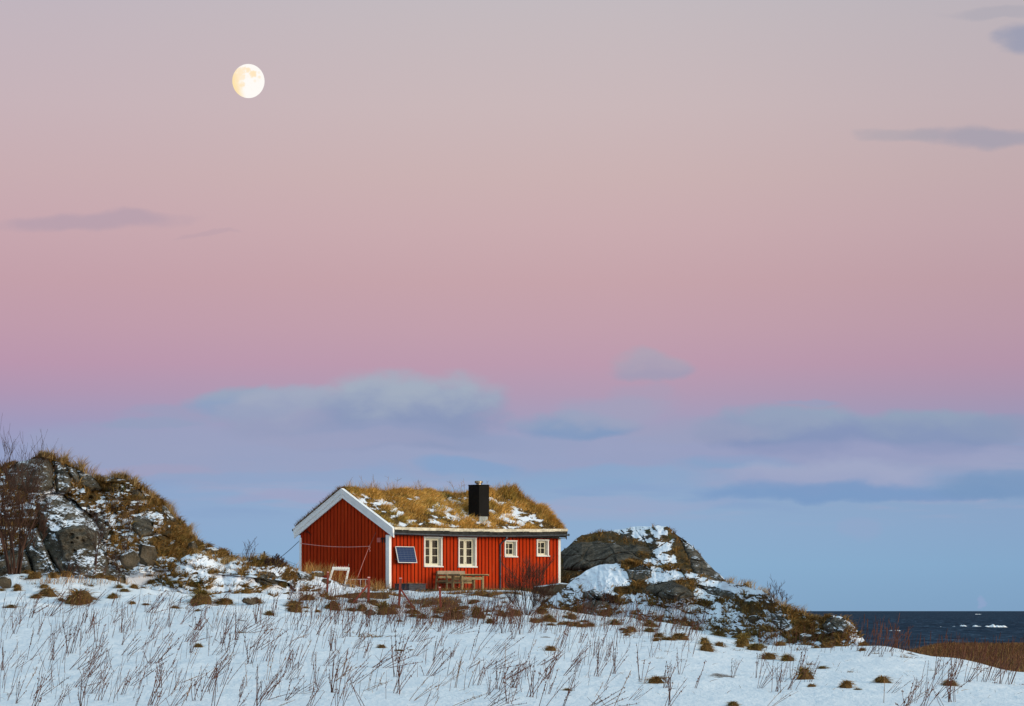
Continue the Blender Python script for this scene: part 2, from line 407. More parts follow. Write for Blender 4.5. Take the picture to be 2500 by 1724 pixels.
# where withered grass comes through the snow: near the house and along the foot of the rocks, and the shore meadow
bl = fbm(GX*.8, GYY*.35, 0, 4, 21)
nearhouse = ss(131, 140, GYY) * ss(640, 760, pxg)
patch = nearhouse * (.28 + .75 * bl) + ss(136, 146, GYY) * ss(1300, 1420, pxg) * .3
shore = ss(116, 124, GYY) * ss(2050, 2200, pxg)
snow = 1.0 - .95*np.clip(patch*1.35, 0, 1) - 1.3*shore - 1.1*ss(172, 185, GYY)
snow = np.where((GYY > 168) | (GYY < 60), np.minimum(snow, 1), snow)
snow -= .55*ss(.42, .7, fbm(GX*.9, GYY*.45, 0, 3, 77))*ss(90, 96, GYY)
me = np_mesh('ground', np.stack([GX, GYY, Zg], -1).reshape(-1, 3), quads=grid_faces(len(gx), len(gy)), attrs={'snow': snow.ravel()}, mat=M_snow)
ground = tag(link('ground', me), kind='structure', label='snow covered ground rising gently from the foreground to the cottage')

# ------------------------------------------------------------------ sea
def mat_sea():
    m, t = new_mat('sea', .85, .02)
    n = t.noise(t.mapping(t.obj, (.03, .012, 1)), 3.0, 6, .65); n2 = t.noise(t.mapping(t.obj, (.12, .02, 1)), 2.0, 5, .7)
    c = t.mix(t.ss(n, .35, .65), (.005, .016, .032, 1), (.020, .042, .072, 1))
    c = t.mix(t.ss(n2, .5, .7), c, (.060, .105, .16, 1))
    t.put(t.b.inputs['Base Color'], c)
    t.put(t.b.inputs['Normal'], t.bump(n2, 1.5, .6))
    return m
M_sea = mat_sea()
SEA = -8.0
spx = np.concatenate([np.linspace(-9000, 1500, 22), np.arange(1540, 2600, 5), np.linspace(2640, 12000, 22)])
sy = np.concatenate([np.geomspace(420, 4000, 620), np.geomspace(4050, 60000, 60)])
SP, SY = np.meshgrid(spx, sy); SXX = (SP - 1250) * SY / F
amp = .95 * ss(9000, 1500, SY) + .2
SZ = SEA + amp * (1 - np.abs(fbm(SXX*.030, SY*.018, 0, 4, 31))*2.2) * .6 + .35*amp*fbm(SXX*.12, SY*.05, 0, 3, 33)
me = np_mesh('sea', np.stack([SXX, SY, SZ], -1).reshape(-1, 3), quads=grid_faces(len(spx), len(sy)), mat=M_sea)
tag(link('sea', me), kind='structure', label='dark slate blue sea under the horizon')
M_foam = simple('foam', (.80, .84, .88), .1, 2, .9, .1)
def breaker(x0, x1, py, h, label, seed):
    h = h*.62
    """a line of breaking white water"""
    Yb = -SEA * F / (py - HZ); n = 60; nh = 7
    xs = np.linspace((x0-1250)*Yb/F, (x1-1250)*Yb/F, n); s = np.linspace(0, 1, n)
    hh = h * Yb / F * np.clip(.28 + .8*np.sin(PI*s)**.5 * (.45 + 1.5*fbm(s*9, 0, 0, 4, seed)), .05, 2) * ss(0, .08, s) * ss(1, .9, s)
    V = []
    for k in range(nh):
        a = PI * k / (nh-1)
        V.append(np.stack([xs, Yb - np.cos(a)*(.6+hh*2.0) + .5*fbm(s*9, k*.3, 0, 2, seed+1), SEA + .2 + np.sin(a)*hh*(1 + .25*fbm(s*14, k*.7, 0, 2, seed+2))], -1))
    V = np.stack(V, 0).reshape(-1, 3)
    me = np_mesh('breaking_wave', V, quads=grid_faces(n, nh), mat=M_foam)
    tag(link('breaking_wave', me), label, 'wave', 'white breaking waves on the sea')
breaker(2318, 2368, 1533, 9, 'tall white breaker, left half of the long foam line on the sea', 41)
breaker(2370, 2462, 1532.5, 8.5, 'long white breaker, right half of the foam line on the sea', 43)
breaker(2284, 2322, 1533, 3, 'low thin foam trail left of the long breaker', 47)
breaker(2169, 2200, 1542.5, 5, 'small white foam streak beyond the end of the rocky knoll', 51)
breaker(2380, 2396, 1500.5, 2, 'tiny whitecap far out near the horizon', 53)
breaker(2420, 2500, 1581, 5, 'thin surf line behind the brown shore meadow', 57)

# ------------------------------------------------------------------ rocky hills (each a relief with real depth)
HILLS = []
def hill(name, label, sil, base, Yb, Yr, g_pow, nx, nt, amp, bias, seed, back=14, ledge=.5, snow0=.0, depth=None, lumps=(), pits=(), nsc=(28., 15., 1.), crk=.2):
    sil = np.array(sil, float); base = np.array(base, float)
    p = np.linspace(sil[0,0], sil[-1,0], nx); tt = np.linspace(0, 1, nt)
    ps = np.interp(p, sil[:,0], sil[:,1]) + 3.0*fbm(p/22., 0, 0, 3, seed+9)*1.2; pb = np.interp(p, base[:,0], base[:,1])
    yb = np.interp(p, *np.array(Yb).T) if hasattr(Yb, '__len__') else np.full(nx, float(Yb))
    yr = np.interp(p, *np.array(Yr).T) if hasattr(Yr, '__len__') else np.full(nx, float(Yr))
    P = np.broadcast_to(p, (nt, nx)); T = tt[:, None]
    PY = pb + (ps - pb) * T
    YY = yb + (yr - yb) * T ** g_pow
    # relief towards the viewer: rounded blocks, ledges and roughness
    m = 60.0
    q1, q2 = P/m, PY/m
    wq = .5*fbm(q1*.8, q2*.8, 0, 2, seed+1)
    f1, f21, cid = worley((q1+wq)*.75, (q2+wq)*1.0, seed)
    blocks = np.sqrt(np.clip(f21, 0, 1)) * 1.1 + cid*.7
    led = fbm(q1*.9 + .3*wq, q2*3.6, 0, 4, seed+3)
    rid = np.abs(fbm(q1*2.2, q2*3.0, 0, 4, seed+5))
    disp = amp * (blocks*.8 + ledge*led*1.3 - rid*.9 + .35*fbm(q1*6, q2*8, 0, 3, seed+6))
    YY = YY - disp * ss(0, .05, T) * .9
    if depth is not None: YY = YY - depth(P, PY)
    Lr = np.full(P.shape, -1.0); off = np.zeros(P.shape); ladd = np.zeros(P.shape)
    for (poly, B, edge, tu, tv, sa) in lumps:
        po = np.array(poly, float); cen = po.mean(0); n_ = len(po); d = np.full(P.shape, 1e9)
        ar = sum(po[i][0]*po[(i+1) % n_][1]-po[(i+1) % n_][0]*po[i][1] for i in range(n_)); sg = 1 if ar > 0 else -1
        wx = P + 3.5*fbm(P/18, PY/18, 0, 3, seed+40); wy = PY + 3.5*fbm(P/18, PY/18, 5, 3, seed+41)
        for i in range(n_):
            a, b = po[i], po[(i+1) % n_]; e = b-a; e = e/np.hypot(*e); d = np.minimum(d, sg*(e[0]*(wy-a[1]) - e[1]*(wx-a[0])))
        ins = np.clip(d/edge, 0, 1); o_ = B*np.sqrt(1-(1-ins)**2) + (tu*(P-cen[0]) + tv*(PY-cen[1]))*(ins > 0) + .12
        o_ = np.where(d > 0, o_ + .16*fbm(P/26, PY/20, 0, 6, seed+42, .65) - .22*np.abs(fbm(P/34, PY/20, 3, 4, seed+44, .6)), -9)
        g1_, g21_, gid_ = worley(P/52 + .35*fbm(P/40, PY/40, 0, 2, seed+47), PY/34 + .35*fbm(P/40, PY/40, 7, 2, seed+48), seed+46)
        o_ = np.where(d > 0, o_ - crk*np.exp(-(g21_/.07)**2) + crk*.7*gid_, o_)
        win = o_ > np.where(Lr > 0, off, -5)
        off = np.where(win & (d > 0), o_, off); ladd = np.where(win & (d > 0), sa, ladd); Lr = np.where(d > 0, 1.0, Lr)
    for (qx, qy, qr) in pits: off = off - .22*np.sqrt(np.clip(1-((P-qx)**2+(PY-qy)**2)/qr**2, 0, 1))
    YY = np.where(Lr > 0, YY + disp*.75 - off, YY)
    X = (P - 1250)*YY/F; Z = (HZ - PY)*YY/F
    # back side
    nb = 10; zb = []; 
    for k in range(1, nb+1):
        f = k/nb; yk = YY[-1] + back*f
        zk = Z[-1]*(1-f*f) + (-1.5)*f*f
        zb.append((X[-1]*(1+.0*f), yk, zk))
    V = np.stack([X, YY, Z], -1)
    V = np.concatenate([V, np.array([np.stack(a, -1) for a in zb])], 0)
    ny = nt + nb
    # a skirt sinking below the ground in front
    sk = V[0].copy(); sk[:, 2] -= 1.2; sk[:, 1] -= .4; V = np.concatenate([sk[None], V], 0); ny += 1
    # normals
    du = np.gradient(V, axis=1); dv = np.gradient(V, axis=0); N = np.cross(du, dv); N /= np.linalg.norm(N, axis=2, keepdims=True) + 1e-9
    nz = np.abs(N[..., 2])
    PPy = np.concatenate([PY[:1], PY, np.repeat(PY[-1:], nb, 0)], 0); PPx = np.broadcast_to(p, (ny, nx))
    bl_ = nz.copy()
    for k_ in (12, 20):
        for ax_ in (0, 1):
            pad = np.pad(bl_, [(k_, k_) if ax_ == 0 else (0, 0), (k_, k_) if ax_ == 1 else (0, 0)], 'edge'); cs = np.cumsum(pad, axis=ax_)
            bl_ = (cs[2*k_:, :] - cs[:-2*k_, :] if ax_ == 0 else cs[:, 2*k_:] - cs[:, :-2*k_])/(2*k_)
    nz = nz - .8*(bl_ - .70)
    noise = fbm(PPx/nsc[0], PPy/nsc[1], 0, 4, seed+8)*nsc[2]
    snow = snow0 + (nz - .68)*2.0 + noise*.95
    rock = -.05 + .9*(.62 - nz) + fbm(PPx/70., PPy/60., 0, 3, seed+12)*.9
    for (bx, by, rx, ry, s_, r_) in bias:
        wgt = np.exp(-((PPx-bx)/rx)**2 - ((PPy-by)/ry)**2)
        snow = snow + s_*wgt; rock = rock + r_*wgt
    Lf = np.concatenate([Lr[:1], Lr, np.repeat(Lr[-1:], nb, 0)], 0) > 0; La = np.concatenate([ladd[:1], ladd, np.repeat(ladd[-1:], nb, 0)], 0)
    snow = np.where(Lf, -.15 + La + (nz-.62)*1.6 + noise*.45, snow); rock = np.where(Lf, 1.6, rock)
    me = np_mesh(name, V.reshape(-1, 3), quads=grid_faces(nx, ny), attrs={'snow': snow.ravel(), 'rock': rock.ravel()}, mat=M_terrain)
    o = tag(link(name, me), label=label, kind='structure')
    H = dict(p=p, ps=ps, pb=pb, V=V, snow=snow, rock=rock, PX=PPx, PY=PPy, nt=nt, nx=nx, Y=YY)
    HILLS.append(H); return H

def on_hill(px, py):
    for H in reversed(HILLS):      # nearest last
        if H['p'][0] <= px <= H['p'][-1]:
            a = np.interp(px, H['p'], H['ps']); b = np.interp(px, H['p'], H['pb'])
            if a <= py <= b:
                i = int(round((px-H['p'][0])/(H['p'][-1]-H['p'][0])*(H['nx']-1))); j = int(round((b-py)/(b-a)*(H['nt']-1)))
                return float(H['Y'][j, i])
    return None
def on_ground(px, py):
    ys = np.arange(84, 175, .25); xs = (px-1250)*ys/F
    d = zground(xs, ys) - (HZ-py)*ys/F
    k = np.argmax(d > 0) if (d > 0).any() else int(np.argmax(d))
    if k == 0: return float(ys[0])
    if d[k] <= 0: return float(ys[k])
    return float(ys[k-1] + .25 * (-d[k-1])/(d[k]-d[k-1] + 1e-9))
def place(px, py):
    h = on_hill(px, py); g = on_ground(px, py)
    Yd = min(h, g) if h else g
    return Vector(W(px, py, Yd)), Yd

# left hill
hl = hill('hill', 'steep rocky hill with snow and withered grass on the left',
  [(-500,1260),(-300,1190),(-120,1150),(0,1140),(35,1130),(70,1120),(95,1112),(125,1120),(160,1130),(185,1143),(220,1158),(248,1173),(272,1166),(303,1167),(330,1184),(370,1210),(385,1218),(402,1233),(418,1250),(434,1268),(450,1288),(470,1310),(482,1326),(515,1337),(542,1347),(565,1366),(640,1372),(700,1400)],
  [(-500,1450),(0,1432),(120,1424),(250,1420),(380,1405),(450,1400),(560,1405),(700,1420)],
  [(-500,142),(700,142)], [(-500,151),(560,150),(700,149)], 1.15, 560, 260, 1.0,
  [(115,1225,50,20,.5,0),(330,1190,40,20,.2,-.3),(345,1290,60,35,.45,-.1),(420,1330,45,70,-.45,-.6),(300,1250,30,35,-.25,-.4),(360,1390,60,20,.25,-.2),(460,1370,60,25,-.1,-.5),(300,1180,70,14,-.5,-.6),(430,1280,25,40,-.4,-.7),(330,1360,40,20,.2,.0),(50,1300,45,60,-.2,-.3),(250,1420,400,14,.7,-.2),(345,1410,100,14,1.2,-1.0)],
  100, crk=.0, snow0=.17, back=18, ledge=.6, pits=[(174,1309,8),(201,1323,6),(181,1347,6),(175,1325,3.5),(188,1314,3)],
  lumps=[([(86,1225),(108,1206),(140,1202),(180,1222),(218,1255),(244,1292),(258,1340),(266,1400),(262,1445),(165,1445),(120,1340),(92,1280)], 1.5, 60, 0, .006, .26),
   ([(135,1300),(160,1284),(205,1280),(236,1298),(240,1330),(226,1370),(202,1398),(184,1404),(150,1362)], 1.75, 10, -.004, -.004, -.45),
   ([(117,1266),(137,1300),(152,1362),(184,1404),(150,1400),(112,1345),(93,1300)], 1.2, 6, .022, .0, -.55),
   ([(57,1300),(92,1290),(114,1342),(150,1420),(150,1445),(96,1445),(84,1412),(64,1350)], 1.3, 9, .012, -.002, .12),
   ([(-30,1380),(30,1338),(54,1330),(66,1356),(84,1414),(90,1445),(-30,1445)], 1.25, 12, .004, .0, -.05),
   ([(12,1156),(35,1129),(75,1117),(118,1121),(131,1150),(131,1190),(112,1203),(60,1202),(20,1192)], .9, 26, .003, .004, .10),
   ([(131,1130),(150,1132),(168,1160),(178,1192),(160,1208),(137,1202)], .75, 8, .012, .003, .10),
   ([(152,1131),(186,1144),(194,1172),(184,1190),(170,1160)], .7, 8, .012, .004, .18),
   ([(188,1152),(215,1153),(238,1173),(248,1197),(220,1198),(194,1182)], .75, 12, .006, .004, .12),
   ([(232,1250),(250,1260),(264,1300),(260,1320),(238,1302)], .7, 8, .012, .0, -.05),
   ([(326,1264),(350,1260),(372,1272),(374,1306),(340,1312),(322,1290)], .7, 10, .004, .002, -.10),
   ([(316,1200),(340,1195),(358,1212),(350,1221),(325,1209)], .5, 6, .0, .004, -.1),
   ([(222,1396),(248,1384),(280,1386),(304,1402),(308,1445),(222,1445)], .9, 16, .0, .004, .1),
   ([(396,1230),(420,1240),(436,1268),(420,1275),(400,1252)], .5, 8, .008, .003, .18)])
# dome of granite behind the house on the right
hd = hill('rocky_hill', 'bare granite dome dusted with snow behind the cottage on the right',
  [(1200,1420),(1330,1400),(1366,1352),(1380,1338),(1400,1320),(1420,1306),(1450,1302),(1480,1297),(1515,1293),(1545,1286),(1600,1285),(1630,1284),(1642,1294),(1655,1306),(1680,1326),(1700,1342),(1720,1366),(1745,1392),(1765,1412),(1778,1424),(1800,1445),(1830,1475)],
  [(1200,1470),(1366,1440),(1500,1430),(1600,1440),(1830,1500)],
  [(1200,170),(1366,172),(1830,160)], [(1200,175),(1450,179),(1640,176),(1830,163)], 1.5, 460, 170, .7,
  [(1440,1352,100,27,-2.6,1.5),(1390,1330,20,10,.5,0),(1460,1307,50,9,-.9,-1.3),(1540,1305,45,14,.25,.8),(1600,1330,55,25,.15,.8),(1660,1330,14,40,-1.6,-1.6),(1672,1380,12,30,-1.6,-1.6),(1715,1390,35,50,-1.0,1.6),(1595,1330,30,6,-.6,-.5),(1385,1390,22,50,-1.5,-.9),(1550,1322,25,8,-.9,-.8),(1640,1290,20,6,-.8,-.6)],
  200, snow0=.40, back=14, nsc=(22., 10., 1.15), ledge=.35,
  lumps=[([(1368,1352),(1386,1336),(1420,1326),(1462,1322),(1505,1330),(1542,1348),(1566,1368),(1520,1380),(1470,1388),(1430,1394),(1378,1392)], 1.0, 22, .0, -.008, -.30),
   ([(1655,1306),(1682,1328),(1722,1368),(1748,1394),(1772,1420),(1740,1420),(1700,1410),(1688,1385),(1672,1345)], .7, 9, .010, .0, .02)])
# rocky slope and knoll in front of it, running down to the sea
def kdepth(P, PY):
    return 1.0*np.exp(-((P-1465)/60)**2 - ((PY-1425)/45)**2) + 1.5*np.exp(-((P-1640)/60)**2 - ((PY-1445)/28)**2)
hk = hill('rocky_slope', 'snowy rock slope with brown grass running from the cottage down to the sea',
  [(1290,1490),(1330,1470),(1375,1440),(1400,1416),(1432,1392),(1465,1379),(1500,1375),(1530,1373),(1570,1378),(1610,1384),(1660,1390),(1700,1400),(1745,1418),(1775,1423),(1820,1430),(1860,1443),(1885,1456),(1905,1480),(1935,1491),(1960,1499),(1980,1508),(2002,1512),(2018,1505),(2045,1503),(2066,1510),(2085,1528),(2102,1552),(2120,1576),(2138,1592),(2150,1606)],
  [(1290,1515),(1400,1518),(1500,1523),(1600,1545),(1700,1562),(1800,1577),(1900,1588),(2000,1592),(2100,1598),(2150,1612)],
  [(1290,136),(1500,133),(1700,128),(1900,120),(2150,116)], [(1290,140),(1460,141),(1760,135.5),(1900,124.5),(2040,121),(2150,118)], 1.15, 760, 210, .65,
  [(1465,1405,55,26,1.5,-.4),(1450,1430,50,25,1.4,-.6),(1540,1384,22,20,-1.2,-1.2),(1555,1420,16,20,-.9,-.9),(1590,1405,45,14,.5,0),(1625,1440,70,18,-1.3,1.2),(1510,1440,26,10,-1.6,-1.2),(1560,1452,40,12,.8,-.5),(1780,1440,75,14,1.2,-.6),(1850,1475,35,25,-.3,-.7),(1850,1530,60,30,-.15,-.9),(1700,1480,50,20,-.3,-.9),(1960,1530,30,25,-.7,-.7),(1990,1560,50,20,-.4,-.8),(2050,1560,45,25,-.5,-.5),(2040,1508,18,8,.6,0),(2040,1525,25,10,-1,.9),(1420,1490,60,18,-.4,-.9),(1350,1500,40,14,-.3,-.9),(1540,1490,30,18,.6,-.6),(1700,1450,40,10,.5,-.2),(1900,1575,60,10,.9,-.5),(1560,1520,60,12,-.5,-.9)],
  300, nsc=(40., 19., 1.1), snow0=.44, back=12, ledge=.45, depth=kdepth,
  lumps=[([(1598,1428),(1640,1418),(1680,1436),(1700,1456),(1670,1466),(1620,1462),(1596,1450)], .7, 12, .003, .004, -.12),
   ([(1528,1392),(1562,1380),(1592,1392),(1590,1410),(1560,1422),(1534,1412)], .5, 10, .003, .006, .05),
   ([(1700,1428),(1760,1436),(1800,1452),(1790,1462),(1730,1450)], .4, 8, .0, .006, -.05),
   ([(1420,1475),(1450,1462),(1484,1470),(1492,1500),(1480,1514),(1440,1512),(1424,1498)], .7, 12, .003, .002, .02),
   ([(1424,1446),(1452,1438),(1476,1452),(1480,1466),(1440,1466),(1424,1458)], .6, 12, .003, .006, .15),
   ([(1434,1500),(1462,1504),(1470,1522),(1430,1522)], .4, 8, 0, .003, .0),
   ([(2016,1512),(2040,1506),(2062,1514),(2076,1536),(2060,1546),(2020,1544),(2008,1528)], .7, 12, .006, .006, .08),
   ([(1880,1500),(1910,1505),(1930,1530),(1905,1540),(1884,1520)], .4, 8, .004, .004, -.05)])
# mounds to the left of the house
hm = hill('mound', 'low snowy mounds and rocks in front of the gable',
  [(350,1425),(385,1402),(410,1385),(430,1370),(455,1358),(480,1352),(505,1353),(525,1366),(545,1374),(572,1370),(600,1367),(625,1364),(645,1362),(668,1366),(690,1376),(712,1390),(738,1396),(765,1402),(800,1414),(830,1424),(870,1431),(915,1437),(950,1440)],
  [(350,1436),(430,1452),(480,1470),(530,1474),(600,1470),(660,1478),(720,1474),(800,1458),(870,1447),(950,1446)],
  [(350,141),(500,139),(700,140),(950,150)], [(350,142.5),(480,143),(650,144.5),(830,148),(950,153)], 1.1, 460, 130, .5,
  [(560,1420,70,25,1.1,-.8),(540,1390,40,16,.8,-.6),(640,1440,20,30,-.4,-.3),(470,1372,35,10,.5,-.3),(430,1404,44,9,-.8,-.9),(480,1440,20,26,-.9,-.9),(505,1385,60,14,.5,-.5),(450,1425,40,10,-.5,-.8),(520,1415,30,22,-.6,-.9),(560,1383,14,8,-.5,-.9),(600,1372,40,6,.4,-.2),(640,1376,50,8,-1.1,-1.0),(660,1382,16,16,.2,-.4),(690,1400,20,18,-.2,-.5),(745,1410,40,16,-.5,-.8),(800,1425,40,10,.1,-.6),(600,1440,18,24,-1,-.9),(530,1455,50,14,-.7,-.9),(405,1440,60,8,.9,-.5),(870,1438,50,6,.2,-.6)],
  400, nsc=(44., 18., .8), snow0=.62, back=8, ledge=.4,
  lumps=[([(616,1404),(640,1394),(668,1398),(688,1414),(680,1426),(650,1430),(626,1422)], .6, 12, .003, .006, -.02),
   ([(670,1388),(696,1394),(716,1420),(724,1448),(724,1470),(690,1474),(660,1466),(668,1440),(690,1428),(688,1408)], .6, 14, .008, .004, .30),
   ([(728,1398),(748,1394),(764,1406),(758,1416),(734,1414)], .4, 8, .002, .004, .25),
   ([(818,1416),(840,1412),(866,1426),(862,1434),(830,1428)], .35, 7, .002, .005, .2)])
# ------------------------------------------------------------------ the cottage (local axes: x along the long wall, y along the gable, z up)
A0 = 160.0; CX = (950-1250)*A0/F; CZ = (HZ-1436)*A0/F; c45 = math.cos(PI/4)
L, WD = 10.74, 5.862
house = empty('cottage', (CX, A0, CZ), PI/4)
tag(house, 'red wooden cottage with white trim and a grass covered sod roof', 'cottage')
def H2W(x, y, z): return Vector((CX + c45*(x-y), A0 + c45*(x+y), CZ + z))
def UX(px, y=0.0):          # local x of a pixel column on the plane local y
    a = (px-1250)/F; return (a*(A0+c45*y) - CX + c45*y) / (c45*(1-a))
def VY(px, x=0.0):          # local y of a pixel column on the plane local x
    a = (px-1250)/F; return (CX + c45*x - a*(A0+c45*x)) / (c45*(1+a))
def ZL(py, x, y): return (HZ-py)*(A0+c45*(x+y))/F - CZ

def mat_redpaint():
    m, t = new_mat('red_paint', .75, .06)
    w = t.mapping(t.obj, (6, 6, .5)); n = t.noise(w, 1.3, 6, .65); n2 = t.noise(t.obj, .6, 3)
    c = t.mix(t.ss(n, .3, .7), (.36, .026, .004, 1), (.50, .044, .006, 1))
    c = t.mix(t.math('MULTIPLY', t.ss(n2, .4, .7), .35), c, (.34, .020, .005, 1))
    pl = t.new('ShaderNodeTexWhiteNoise', noise_dimensions='2D')
    sp = t.new('ShaderNodeSeparateXYZ'); t.put(sp.inputs[0], t.obj); cb = t.new('ShaderNodeCombineXYZ')
    t.put(cb.inputs[0], t.math('FLOOR', t.math('DIVIDE', sp.outputs[0], .219))); t.put(cb.inputs[1], t.math('FLOOR', t.math('DIVIDE', sp.outputs[1], .2255)))
    t.put(pl.inputs['Vector'], cb.outputs[0])
    c = t.mix(t.math('MULTIPLY', pl.outputs['Value'], .12), c, (.25, .02, .008, 1))
    dirt = t.math('MULTIPLY', t.ss(t.math('ADD', sp.outputs[2], t.math('MULTIPLY', t.math('SUBTRACT', t.noise(t.obj, 3.5, 5, .7), .5), -1.1)), .42, .0), .65)
    c = t.mix(dirt, c, (.11, .035, .018, 1))
    strk = t.noise(t.mapping(t.obj, (9, 9, .7)), 1.0, 5, .7)
    c = t.mix(t.math('MULTIPLY', t.ss(strk, .56, .72), .45), c, (.52, .095, .035, 1))
    t.put(t.b.inputs['Base Color'], c); t.put(t.b.inputs['Normal'], t.bump(n, .01, .5)); return m
M_red = mat_redpaint()
M_back = simple('dark_gap', (.02, .004, .002), .3, 4, .9, .1)
M_white = simple('white_paint', (.74, .75, .72), .07, 2.5, .55, .3)
M_whiteg = simple('gable_white_paint', (.86, .87, .87), .05, 2, .55, .3)
M_weather = simple('weathered_white_board', (.60, .56, .44), .30, 3.5, .8, .2, stretch=(1, 1, 3))
M_felt = simple('roofing_felt', (.020, .021, .020), .7, 5, .75, .25)
M_gutter = simple('gutter_metal', (.10, .12, .145), .2, 3, .35, .5, .3)
M_sash = simple('cream_sash_paint', (.66, .64, .50), .06, 3, .5, .3)
M_black = simple('black_sheet_metal', (.005, .005, .005), .3, 2, .5, .12)
M_zinc = simple('zinc_sheet', (.30, .35, .36), .35, 3, .5, .4, .3)
M_steel = simple('stainless_steel', (.45, .38, .28), .25, 8, .3, .5, .9)
M_wood = simple('grey_weathered_wood', (.25, .19, .10), .35, 4, .8, .2, stretch=(1, 6, 6))
M_plank = simple('deck_wood', (.28, .22, .16), .3, 3, .85, .15)
M_curtain = simple('curtain_cloth', (.30, .34, .29), .3, 3, .9, .1, stretch=(14, 14, 1))
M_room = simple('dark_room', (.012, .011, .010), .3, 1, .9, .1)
def mat_glass():
    m = bpy.data.materials.new('window_glass'); m.use_nodes = True; t = NT(m.node_tree)
    for n in list(t.n): 
        if n.type == 'BSDF_PRINCIPLED': t.n.remove(n)
    out = [n for n in t.n if n.type == 'OUTPUT_MATERIAL'][0]
    tr = t.new('ShaderNodeBsdfTransparent'); tr.inputs[0].default_value = (.80, .84, .84, 1); gl = t.new('ShaderNodeBsdfGlossy'); gl.inputs['Roughness'].default_value = .05
    fr = t.new('ShaderNodeFresnel'); fr.inputs[0].default_value = 1.5; mx = t.new('ShaderNodeMixShader')
    t.put(mx.inputs[0], t.math('MULTIPLY', fr.outputs[0], 1.5, clamp=True)); t.l.new(tr.outputs[0], mx.inputs[1]); t.l.new(gl.outputs[0], mx.inputs[2]); t.l.new(mx.outputs[0], out.inputs[0]); return m
M_glass = mat_glass()

RIDGE_Y = WD/2; RZ = 4.42; SL = .543; EF = -.40; EB = WD + .30
def zroof(y): return RZ - SL*abs(y-RIDGE_Y)
def ztop(y): return zroof(y) - .30       # where the wall boards stop under the roof

# windows: x0,x1,z0,z1 (outer casing) on the long wall
def wrect(pa, pb, ya, yb):
    xa, xb = UX(pa), UX(pb); xm = (xa+xb)/2
    return [xa+.04, xb-.04, ZL(yb, xm, 0)+.03, ZL(ya, xm, 0)-.03]
WIN = [wrect(1034.2,1078.7,1311.5,1383.4), wrect(1118,1162,1313.4,1384.3), wrect(1230.8,1260.9,1320.4,1359.4), wrect(1309.2,1338.6,1318.2,1357.8)]
WTOP = 2.36
mb = MB(); bk = MB()
PW = .219; n = int(round(L/PW)); PW = L/n
cuts = sorted(set([round(i*PW, 4) for i in range(n+1)] + [round(q[k], 4) for q in WIN for k in (0, 1)]))
for i in range(len(cuts)-1):
    a, b = cuts[i], cuts[i+1]; mid = (a+b)/2
    if b-a < 1e-3: continue
    g0 = .027 if any(abs(a - k*PW) < 1e-3 for k in range(n+1)) else 0
    g1 = .027 if any(abs(b - k*PW) < 1e-3 for k in range(n+1)) else 0
    off = .003*((int(mid/PW)*7) % 5 - 2)*.4
    spans = [(-.02, WTOP)]
    for q in WIN:
        if q[0] < mid < q[1]: spans = [(-.02, q[2]), (q[3], WTOP)]
    for z0, z1 in spans:
        if b-g1 > a+g0 + .004: mb.box(a+g0, b-g1, -.002+off, .028, z0, z1)
        bk.box(a, b, .03, .10, z0, z1)
lw = mb.build('long_wall', M_red, house); lw['label'] = 'bright red board wall facing the sea with four windows'
bkp = bk.build('wall_backing', M_back, lw)
# gable walls
def gable(x0, x1, name, vis=True):
    m = MB(); n = 26; w = WD/n
    for i in range(n):
        a, b = i*w+.026, (i+1)*w-.026
        pts = [(a, -.03), (b, -.03), (b, ztop(b))]
        if a < RIDGE_Y < b: pts.append((RIDGE_Y, ztop(RIDGE_Y)))
        pts.append((a, ztop(a)))
        m.prism(pts, x0 + .002*((i*5) % 3), x1, 'x')
    return m.build(name, M_red, house)
gw = gable(0, .028, 'gable_wall'); gw['label'] = 'deep red board gable end in shade, carrying the house number'
gb = MB(); gb.prism([(.02, -.03), (WD-.02, -.03), (WD-.02, ztop(WD)), (RIDGE_Y, ztop(RIDGE_Y)), (.02, ztop(0))], .03, .10, 'x'); gb.build('wall_backing', M_back, gw)
gable(L-.03, L-.002, 'gable_wall'); 
m = MB(); m.prism([(.02, -.03), (WD-.02, -.03), (WD-.02, ztop(WD)), (RIDGE_Y, ztop(RIDGE_Y)), (.02, ztop(0))], L-.10, L-.032, 'x'); m.build('inner_wall', M_back, house)
m = MB(); m.box(.02, L-.02, WD-.08, WD, -.03, 2.4); m.build('back_wall', M_red, house)
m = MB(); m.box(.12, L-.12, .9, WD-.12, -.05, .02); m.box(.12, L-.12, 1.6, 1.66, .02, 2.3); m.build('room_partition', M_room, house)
m = MB(); m.box(.05, L-.05, .05, WD-.05, -.45, -.031); m.build('foundation', M_felt, house)
# corner boards
m = MB(); m.box(-.035, -.004, -.034, .185, -.02, 2.34); m.box(-.004, .105, -.034, -.006, -.02, 2.34); m.build('corner_board', M_whiteg, house, bevel=.004)
m = MB(); m.box(-.035, -.004, WD-.10, WD+.02, -.02, 2.30); m.build('corner_board', M_whiteg, house, bevel=.004)
m = MB(); m.box(L-.12, L+.02, -.034, -.006, -.02, 2.34); m.box(L+.001, L+.03, -.034, .12, -.02, 2.34); m.build('corner_board', M_white, house, bevel=.004)

